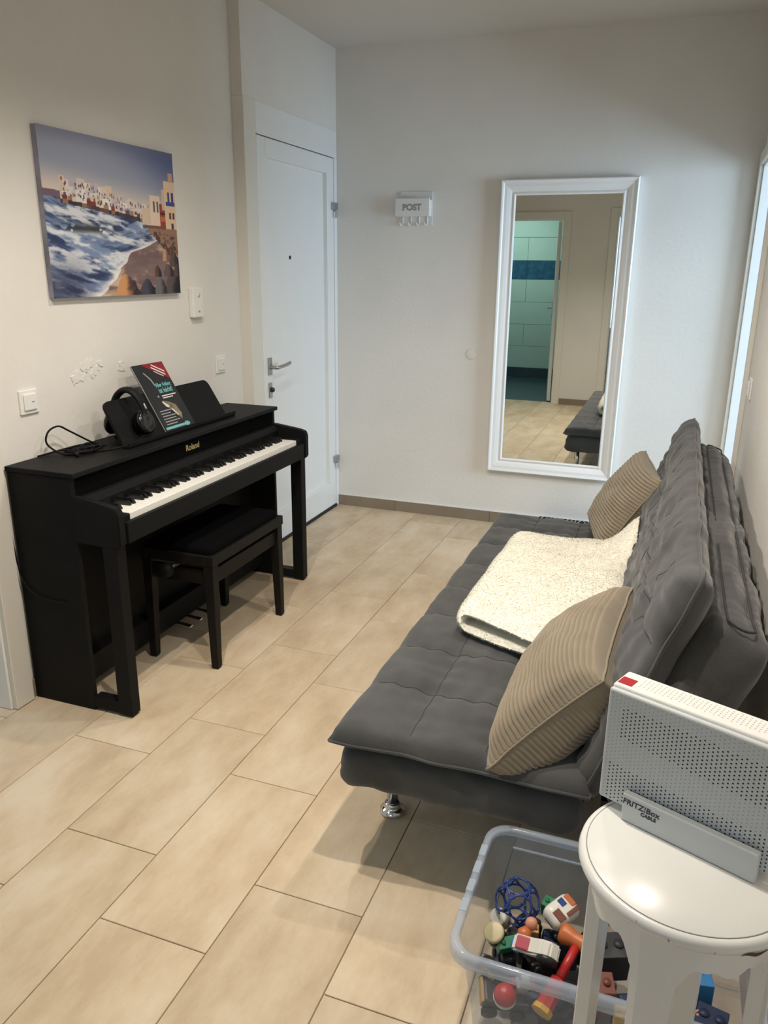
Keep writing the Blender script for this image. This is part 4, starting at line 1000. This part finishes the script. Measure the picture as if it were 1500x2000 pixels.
text('stand_lettering', 'FRITZ!Box', 0.0125, Tr @ Vector((0.074, 0.034, 0.0163)), rd, Z, 'ink', sd_, bold=0.0002, shear=0.1)
text('stand_lettering', 'CABLE', 0.0080, Tr @ Vector((0.086, 0.0245, 0.0163)), rd, Z, 'ink', sd_, bold=0.0002, shear=0.1)

# ================================================================== CLEAR STORAGE BOX AND TOYS
sb_ = thing('storage_box', (2.05, -3.27, 0), 'open clear plastic storage box full of toys in front of the sofa', 'box')
bx0, bx1, by0, by1, bh = 1.770, 2.330, -3.468, -3.072, 0.280
def rrect(x0, x1, y0, y1, r, z, n=6):
    out = []
    for cx, cy, a0 in ((x1-r, y1-r, 0), (x0+r, y1-r, PI/2), (x0+r, y0+r, PI), (x1-r, y0+r, 3*PI/2)):
        for k in range(n+1): a = a0 + PI/2*k/n; out.append(Vector((cx+r*math.cos(a), cy+r*math.sin(a), z)))
    return out
def shell(name, rings, m, parent, cap_first=False, close=False):
    bm = bmesh.new(); R = [[bm.verts.new(v) for v in q] for q in rings]; n = len(R[0])
    rng = range(len(R)) if close else range(len(R)-1)
    for i in rng:
        for k in range(n): bm.faces.new((R[i][k], R[i][(k+1) % n], R[(i+1) % len(R)][(k+1) % n], R[(i+1) % len(R)][k]))
    if cap_first: bm.faces.new(R[0])
    return finish(bm, name, m, parent, True)
def wallr(t, inset=0.0, r=0.045):
    tap = 0.034*(1-t) + 0.018 + inset
    return rrect(bx0+tap, bx1-tap, by0+tap, by1-tap, r, 0.003 + (bh-0.014)*t)
shell('box_body', [wallr(0.0), wallr(0.03, -0.003), wallr(0.35), wallr(0.7), wallr(0.90), wallr(1.0)], 'bin', sb_, True)
def rim(o, z, r=0.055): return rrect(bx0+o, bx1-o, by0+o, by1-o, r-o*0.5, z)
shell('rim', [rim(0.018, bh-0.012), rim(0.016, bh-0.002), rim(0.010, bh), rim(0.003, bh-0.001), rim(0.0, bh-0.006), rim(0.001, bh-0.028), rim(0.004, bh-0.028), rim(0.005, bh-0.010)], 'binrim', sb_, close=True)
# moulded grips on the short side
for k in range(4): box('grip_rib', bx0+0.001, bx0+0.016, -3.36+k*0.055, -3.325+k*0.055, bh-0.001, bh+0.0015, 'binrim', sb_, 0.001, 1)
box('corner_rib', 2.045, 2.051, by0+0.002, by0+0.016, 0.06, bh-0.01, 'binrim', sb_)
box('ridge', bx0+0.06, bx1-0.06, by1-0.026, by1-0.022, bh-0.045, bh-0.040, 'binrim', sb_, 0.001, 1)

TC = {n: mat('toy_'+n, c, r_) for n, c, r_ in (('blue', (0.02, 0.05, 0.22), 0.25), ('white', (0.68, 0.66, 0.60), 0.35), ('brown', (0.16, 0.05, 0.035), 0.35), ('orange', (0.50, 0.14, 0.04), 0.4),
      ('black', (0.012, 0.012, 0.013), 0.4), ('dark', (0.035, 0.037, 0.042), 0.5), ('yellow', (0.62, 0.36, 0.04), 0.4), ('red', (0.42, 0.02, 0.02), 0.35), ('green', (0.03, 0.20, 0.10), 0.4), ('cream', (0.55, 0.47, 0.28), 0.4),
      ('pink', (0.42, 0.07, 0.10), 0.35), ('silver', (0.5, 0.5, 0.48), 0.3), ('sky', (0.04, 0.20, 0.45), 0.4), ('skin', (0.62, 0.27, 0.16), 0.5), ('navy', (0.018, 0.030, 0.075), 0.5), ('grey', (0.17, 0.165, 0.16), 0.5), ('gold', (0.55, 0.33, 0.12), 0.4))}
def toy(name, loc, label): return thing(name, loc, label, 'toy', 'toys in the storage box')
def Rt_(loc, rx=0, ry=0, rz=0): return Matrix.Translation(loc) @ Matrix.Rotation(rz, 4, 'Z') @ Matrix.Rotation(ry, 4, 'Y') @ Matrix.Rotation(rx, 4, 'X')
# open-work rattle ball
b_ = toy('rattle_ball', (1.862, -3.195, 0.14), 'open blue plastic loop ball in the toy box')
ico = bmesh.new(); bmesh.ops.create_icosphere(ico, subdivisions=1, radius=0.046); cb = Vector((1.863, -3.198, 0.187))
bm = bmesh.new()
for v in ico.verts:
    n = v.co.normalized(); a = n.orthogonal().normalized(); bq = n.cross(a)
    big = 0.545
    ringp = [cb + (n*math.cos(big) + (a*math.cos(q)+bq*math.sin(q))*math.sin(big))*0.047 for q in [2*PI*k/18 for k in range(19)]]
    addtube(bm, ringp, 0.0024, 5)
for f in ico.faces:
    n = f.calc_center_median().normalized(); a = n.orthogonal().normalized(); bq = n.cross(a)
    addtube(bm, [cb + (n*math.cos(0.15) + (a*math.cos(q)+bq*math.sin(q))*math.sin(0.15))*0.047 for q in [2*PI*k/10 for k in range(11)]], 0.0022, 5)
ico.free(); finish(bm, 'loops', TC['blue'], b_, True)
# toy bus remote
tb_ = toy('toy_bus', (1.958, -3.215, 0.18), 'rounded white toy bus with brown and blue windows')
Tq = Rt_((1.958, -3.215, 0.205), 0.35, -0.15, 0.95)
body = box('body', -0.036, 0.036, -0.026, 0.026, -0.020, 0.020, TC['white'], tb_, 0.016, 5, Tq)
for (a, b, c, d, m_) in ((-0.026, -0.008, -0.019, 0.006, 'brown'), (0.0, 0.014, 0.002, 0.019, 'blue'), (0.018, 0.031, -0.008, 0.018, 'orange'), (-0.002, 0.030, -0.020, -0.011, 'brown')):
    box('window', a, b, c, d, 0.018, 0.0212, TC[m_], body, 0.0015, 2, Tq)
box('number_plate', -0.0365, -0.034, -0.012, 0.012, -0.006, 0.000, TC['grey'], body, 0.0005, 1, Tq)
def jar(loc, r, h, m1, m2, label, rx=0, ry=0, rz=0):
    t = toy('toy_pot', loc, label); Tq = Rt_(loc, rx, ry, rz)
    lathe('pot_body', [(r*0.9, 0), (r, 0.1*h), (r, 0.8*h), (r*0.85, 0.84*h)], (0, 0, 0), TC[m1], t, 24, Tq)
    lathe('pot_lid', [(r*1.02, 0.82*h), (r*1.04, 0.86*h), (r*1.02, h), (r*0.8, h*1.02)], (0, 0, 0), TC[m2], t, 24, Tq)
jar((1.838, -3.262, 0.135), 0.021, 0.045, 'black', 'cream', 'black toy pot with cream lid in the box corner', 0.5, -0.2)
jar((1.846, -3.335, 0.110), 0.020, 0.030, 'cream', 'cream', 'cream toy pot lying against the left wall of the box', 0.9, -0.5)
jar((1.838, -3.205, 0.130), 0.018, 0.040, 'cream', 'white', 'cream toy pot with white lid at the far left of the box', 0.6, -0.3)
# toy car, pink and white with a black wheel
tcx = toy('toy_race_car', (1.95, -3.315, 0.17), 'pink and white toy car with one big black wheel')
Tq = Rt_((1.926, -3.312, 0.192), 0.55, -0.1, -0.15)
prism_pts = [(-0.052, -0.010), (0.0, -0.012), (0.040, -0.010), (0.046, 0.004), (0.030, 0.020), (0.010, 0.020), (-0.015, 0.008), (-0.052, 0.002)]
bm = bmesh.new(); addprism(bm, [(a, b) for a, b in prism_pts], 1, -0.016, 0.016); bmesh.ops.recalc_face_normals(bm, faces=bm.faces); bmesh.ops.bevel(bm, geom=list(bm.edges), offset=0.004, segments=2, affect='EDGES')
for v in bm.verts: v.co = Tq @ v.co
finish(bm, 'body', TC['white'], tcx)
box('bonnet', -0.044, 0.002, -0.013, 0.013, 0.001, 0.009, TC['pink'], tcx, 0.003, 2, Tq)
lathe('wheel', [(0.018, -0.006), (0.021, -0.003), (0.021, 0.003), (0.018, 0.006)], (0, 0, 0), TC['black'], tcx, 24, Tq @ Matrix.Translation((0.024, -0.018, 0.006)) @ Matrix.Rotation(PI/2, 4, 'X'))
# toy hammer
th_ = toy('toy_hammer', (1.97, -3.36, 0.13), 'toy hammer with orange head and red and yellow handle')
h0, h1 = Vector((1.952, -3.408, 0.140)), Vector((2.002, -3.270, 0.196))
hdv = (h1-h0).normalized()
bm = bmesh.new(); addtube(bm, [h0 + hdv*0.008, h0 + hdv*0.07], [0.0185, 0.0160], 8); finish(bm, 'grip', TC['red'], th_)
bm = bmesh.new(); addtube(bm, [h0, h0 + hdv*0.010], [0.0205, 0.0205], 8); finish(bm, 'end_cap', TC['yellow'], th_)
tube('shaft', [h0 + hdv*0.068, h1], 0.0095, TC['red'], th_, 10)
sdv = hdv.cross(Z).normalized(); bm = bmesh.new(); addtube(bm, [h1 - sdv*0.038, h1 - sdv*0.030, h1 - sdv*0.012, h1 + sdv*0.012, h1 + sdv*0.030, h1 + sdv*0.038], [0.019, 0.021, 0.015, 0.015, 0.021, 0.019], 16); finish(bm, 'head', TC['orange'], th_, True)
# dump truck in black and grey with a red beacon
tk_ = toy('toy_truck', (1.85, -3.40, 0.09), 'black and grey toy truck with yellow trim at the near left of the box')
Tq = Rt_((1.874, -3.380, 0.125), 0.25, 0.15, 0.35)
box('bed', -0.040, 0.040, -0.024, 0.024, -0.006, 0.006, TC['grey'], tk_, 0.002, 1, Tq); box('side_wall', -0.044, 0.044, 0.024, 0.029, -0.006, 0.024, TC['dark'], tk_, 0.001, 1, Tq); box('side_wall', -0.044, 0.044, -0.029, -0.024, -0.006, 0.022, TC['dark'], tk_, 0.001, 1, Tq)
box('tailgate', -0.047, -0.041, -0.024, 0.024, -0.008, 0.010, TC['gold'], tk_, 0.001, 1, Tq); box('stripe', -0.034, -0.016, -0.023, 0.023, 0.005, 0.008, TC['black'], tk_, 0.001, 1, Tq)
for a in (-0.028, 0.028):
    for b in (-0.03, 0.03): lathe('wheel', [(0.012, -0.006), (0.016, -0.004), (0.016, 0.004), (0.012, 0.006)], (0, 0, 0), TC['black'], tk_, 18, Tq @ Matrix.Translation((a, b, -0.014)) @ Matrix.Rotation(PI/2, 4, 'X'))
rdm = toy('toy_dome', (1.874, -3.40, 0.14), 'red dome-shaped push toy with white base')
Tq = Rt_((1.880, -3.402, 0.142), 0.3, 0.1, 0)
lathe('dome', [(0.021, 0.006), (0.022, 0.012), (0.018, 0.022), (0.009, 0.028), (0.002, 0.029)], (0, 0, 0), TC['red'], rdm, 24, Tq); lathe('base', [(0.020, -0.004), (0.0225, 0.0), (0.022, 0.007)], (0, 0, 0), TC['white'], rdm, 24, Tq)
# wheel with yellow hub
wy = toy('toy_roller', (1.845, -3.34, 0.13), 'black toy roller with yellow hub behind the truck')
Tq = Rt_((1.843, -3.355, 0.150), PI/2+0.2, 0.0, -0.5)
lathe('tyre', [(0.016, -0.012), (0.027, -0.008), (0.027, 0.008), (0.016, 0.012)], (0, 0, 0), TC['black'], wy, 24, Tq); lathe('hub', [(0.017, 0.0), (0.017, 0.0135), (0.008, 0.016)], (0, 0, 0), TC['yellow'], wy, 24, Tq)
# toy figure
fg = toy('toy_figure', (1.893, -3.27, 0.15), 'small toy figure in orange and blue')
cF = Vector((1.890, -3.285, 0.180)); ax_ = Vector((0.35, 0.65, 0.45)).normalized()
bm = bmesh.new(); addtube(bm, [cF - ax_*0.030, cF - ax_*0.018, cF], [0.008, 0.015, 0.013], 12); finish(bm, 'trousers', TC['sky'], fg, True)
bm = bmesh.new(); addtube(bm, [cF, cF + ax_*0.010, cF + ax_*0.022], [0.013, 0.016, 0.009], 12); finish(bm, 'shirt', TC['orange'], fg, True)
Tq = Matrix.Translation(cF + ax_*0.034); lathe('head', [(0.004, -0.013), (0.011, -0.008), (0.013, 0.0), (0.011, 0.008), (0.004, 0.013)], (0, 0, 0), TC['skin'], fg, 18, Tq)
# chrome-like robot, green spring blocks, yellow duck shape
rbm = toy('toy_robot', (1.90, -3.36, 0.12), 'silver and red toy robot by the near wall of the box')
Tq = Rt_((1.905, -3.372, 0.150), 0.4, 0.2, 0.5); box('torso', -0.016, 0.016, -0.011, 0.011, -0.016, 0.018, TC['silver'], rbm, 0.005, 3, Tq); box('head', -0.009, 0.009, -0.009, 0.009, 0.018, 0.034, TC['silver'], rbm, 0.004, 2, Tq); box('wing', -0.026, -0.016, -0.008, 0.008, -0.012, 0.022, TC['red'], rbm, 0.003, 2, Tq); box('wing', 0.016, 0.026, -0.008, 0.008, -0.012, 0.022, TC['red'], rbm, 0.003, 2, Tq)
def brick(loc, s, m_, label, rz=0.0, rx=0.0, nm='toy_brick'):
    t = toy(nm, loc, label); Tq = Rt_(loc, rx, 0, rz); box('block', -s[0], s[0], -s[1], s[1], 0, s[2], TC[m_], t, 0.002, 2, Tq)
    for a in (-0.5, 0.5): lathe('stud', [(s[1]*0.35, 0), (s[1]*0.35, 0.004)], (s[0]*a, 0, s[2]), TC[m_], t, 14, Tq)
brick((1.858, -3.275, 0.135), (0.024, 0.012, 0.026), 'green', 'green building brick beside the black toy pot', 0.6, 0.4)
brick((1.905, -3.235, 0.150), (0.012, 0.010, 0.022), 'gold', 'small orange-yellow building brick beside the blue ball', 0.2, 0.3)
brick((1.935, -3.165, 0.150), (0.020, 0.014, 0.034), 'green', 'green building brick behind the toy bus', -0.3, 0.2)
brick((1.915, -3.330, 0.060), (0.030, 0.022, 0.040), 'navy', 'navy building brick under the pink toy car', 0.5)
brick((1.985, -3.385, 0.060), (0.040, 0.022, 0.035), 'black', 'black building brick under the toy hammer', 0.2)
brick((2.096, -3.400, 0.075), (0.013, 0.013, 0.120), 'yellow', 'tall yellow building brick behind the stool leg', 0.1)
brick((2.16, -3.405, 0.070), (0.026, 0.014, 0.110), 'yellow', 'wide yellow building brick by the near wall of the box', 0.0)
brick((2.205, -3.405, 0.075), (0.012, 0.012, 0.100), 'green', 'green building brick beside the wide yellow brick', 0.0)
brick((2.045, -3.330, 0.110), (0.030, 0.022, 0.080), 'brown', 'brown building brick between the hammer and the stool leg', 0.3, 0.2)
brick((2.06, -3.22, 0.100), (0.035, 0.030, 0.070), 'dark', 'dark grey building brick at the far side of the box', 0.4, 0.1)
brick((2.20, -3.250, 0.080), (0.055, 0.035, 0.105), 'sky', 'large blue building block at the right of the box', 0.2)
brick((2.255, -3.33, 0.090), (0.028, 0.026, 0.080), 'navy', 'dark blue building block at the right end of the box', -0.2)
brick((2.215, -3.335, 0.150), (0.022, 0.008, 0.020), 'skin', 'peach-coloured building brick on top of the blue blocks', 0.8, 0.5)
# dark lower layer of jumbled cars
rn2 = random.Random(3)
for k, (lx, ly) in enumerate(((1.88, -3.18), (1.96, -3.17), (1.93, -3.25), (2.035, -3.265), (1.86, -3.28), (2.03, -3.165), (2.11, -3.30), (2.13, -3.17), (1.97, -3.33))):
    t = toy('toy_car', (lx, ly, 0.03), ['dark toy car low in the box under the blue ball', 'black toy car low in the box under the white bus', 'navy toy car in the middle of the box', 'dark toy car under the hammer head', 'black toy car under the green brick', 'dark toy car at the far wall of the box', 'black toy car under the brown brick', 'navy toy car by the dark grey brick', 'dark toy car under the pink car'][k])
    Tq = Rt_((lx, ly, 0.085 if k not in (0, 2, 4) else 0.100), rn2.uniform(-0.2, 0.2), rn2.uniform(-0.2, 0.2), rn2.uniform(0, 3)); m_ = ('dark', 'black', 'navy')[(k*2) % 3]
    box('body', -0.040, 0.040, -0.020, 0.020, -0.06, 0.012, TC[m_], t, 0.006, 2, Tq); box('cabin', -0.020, 0.022, -0.016, 0.016, 0.012, 0.030, TC['navy' if m_ != 'navy' else 'dark'], t, 0.007, 2, Tq)
    for a in (-0.025, 0.025):
        for b in (-0.021, 0.021): lathe('wheel', [(0.008, -0.004), (0.011, -0.002), (0.011, 0.002), (0.008, 0.004)], (0, 0, 0), TC['black'], t, 14, Tq @ Matrix.Translation((a, b, -0.004)) @ Matrix.Rotation(PI/2, 4, 'X'))
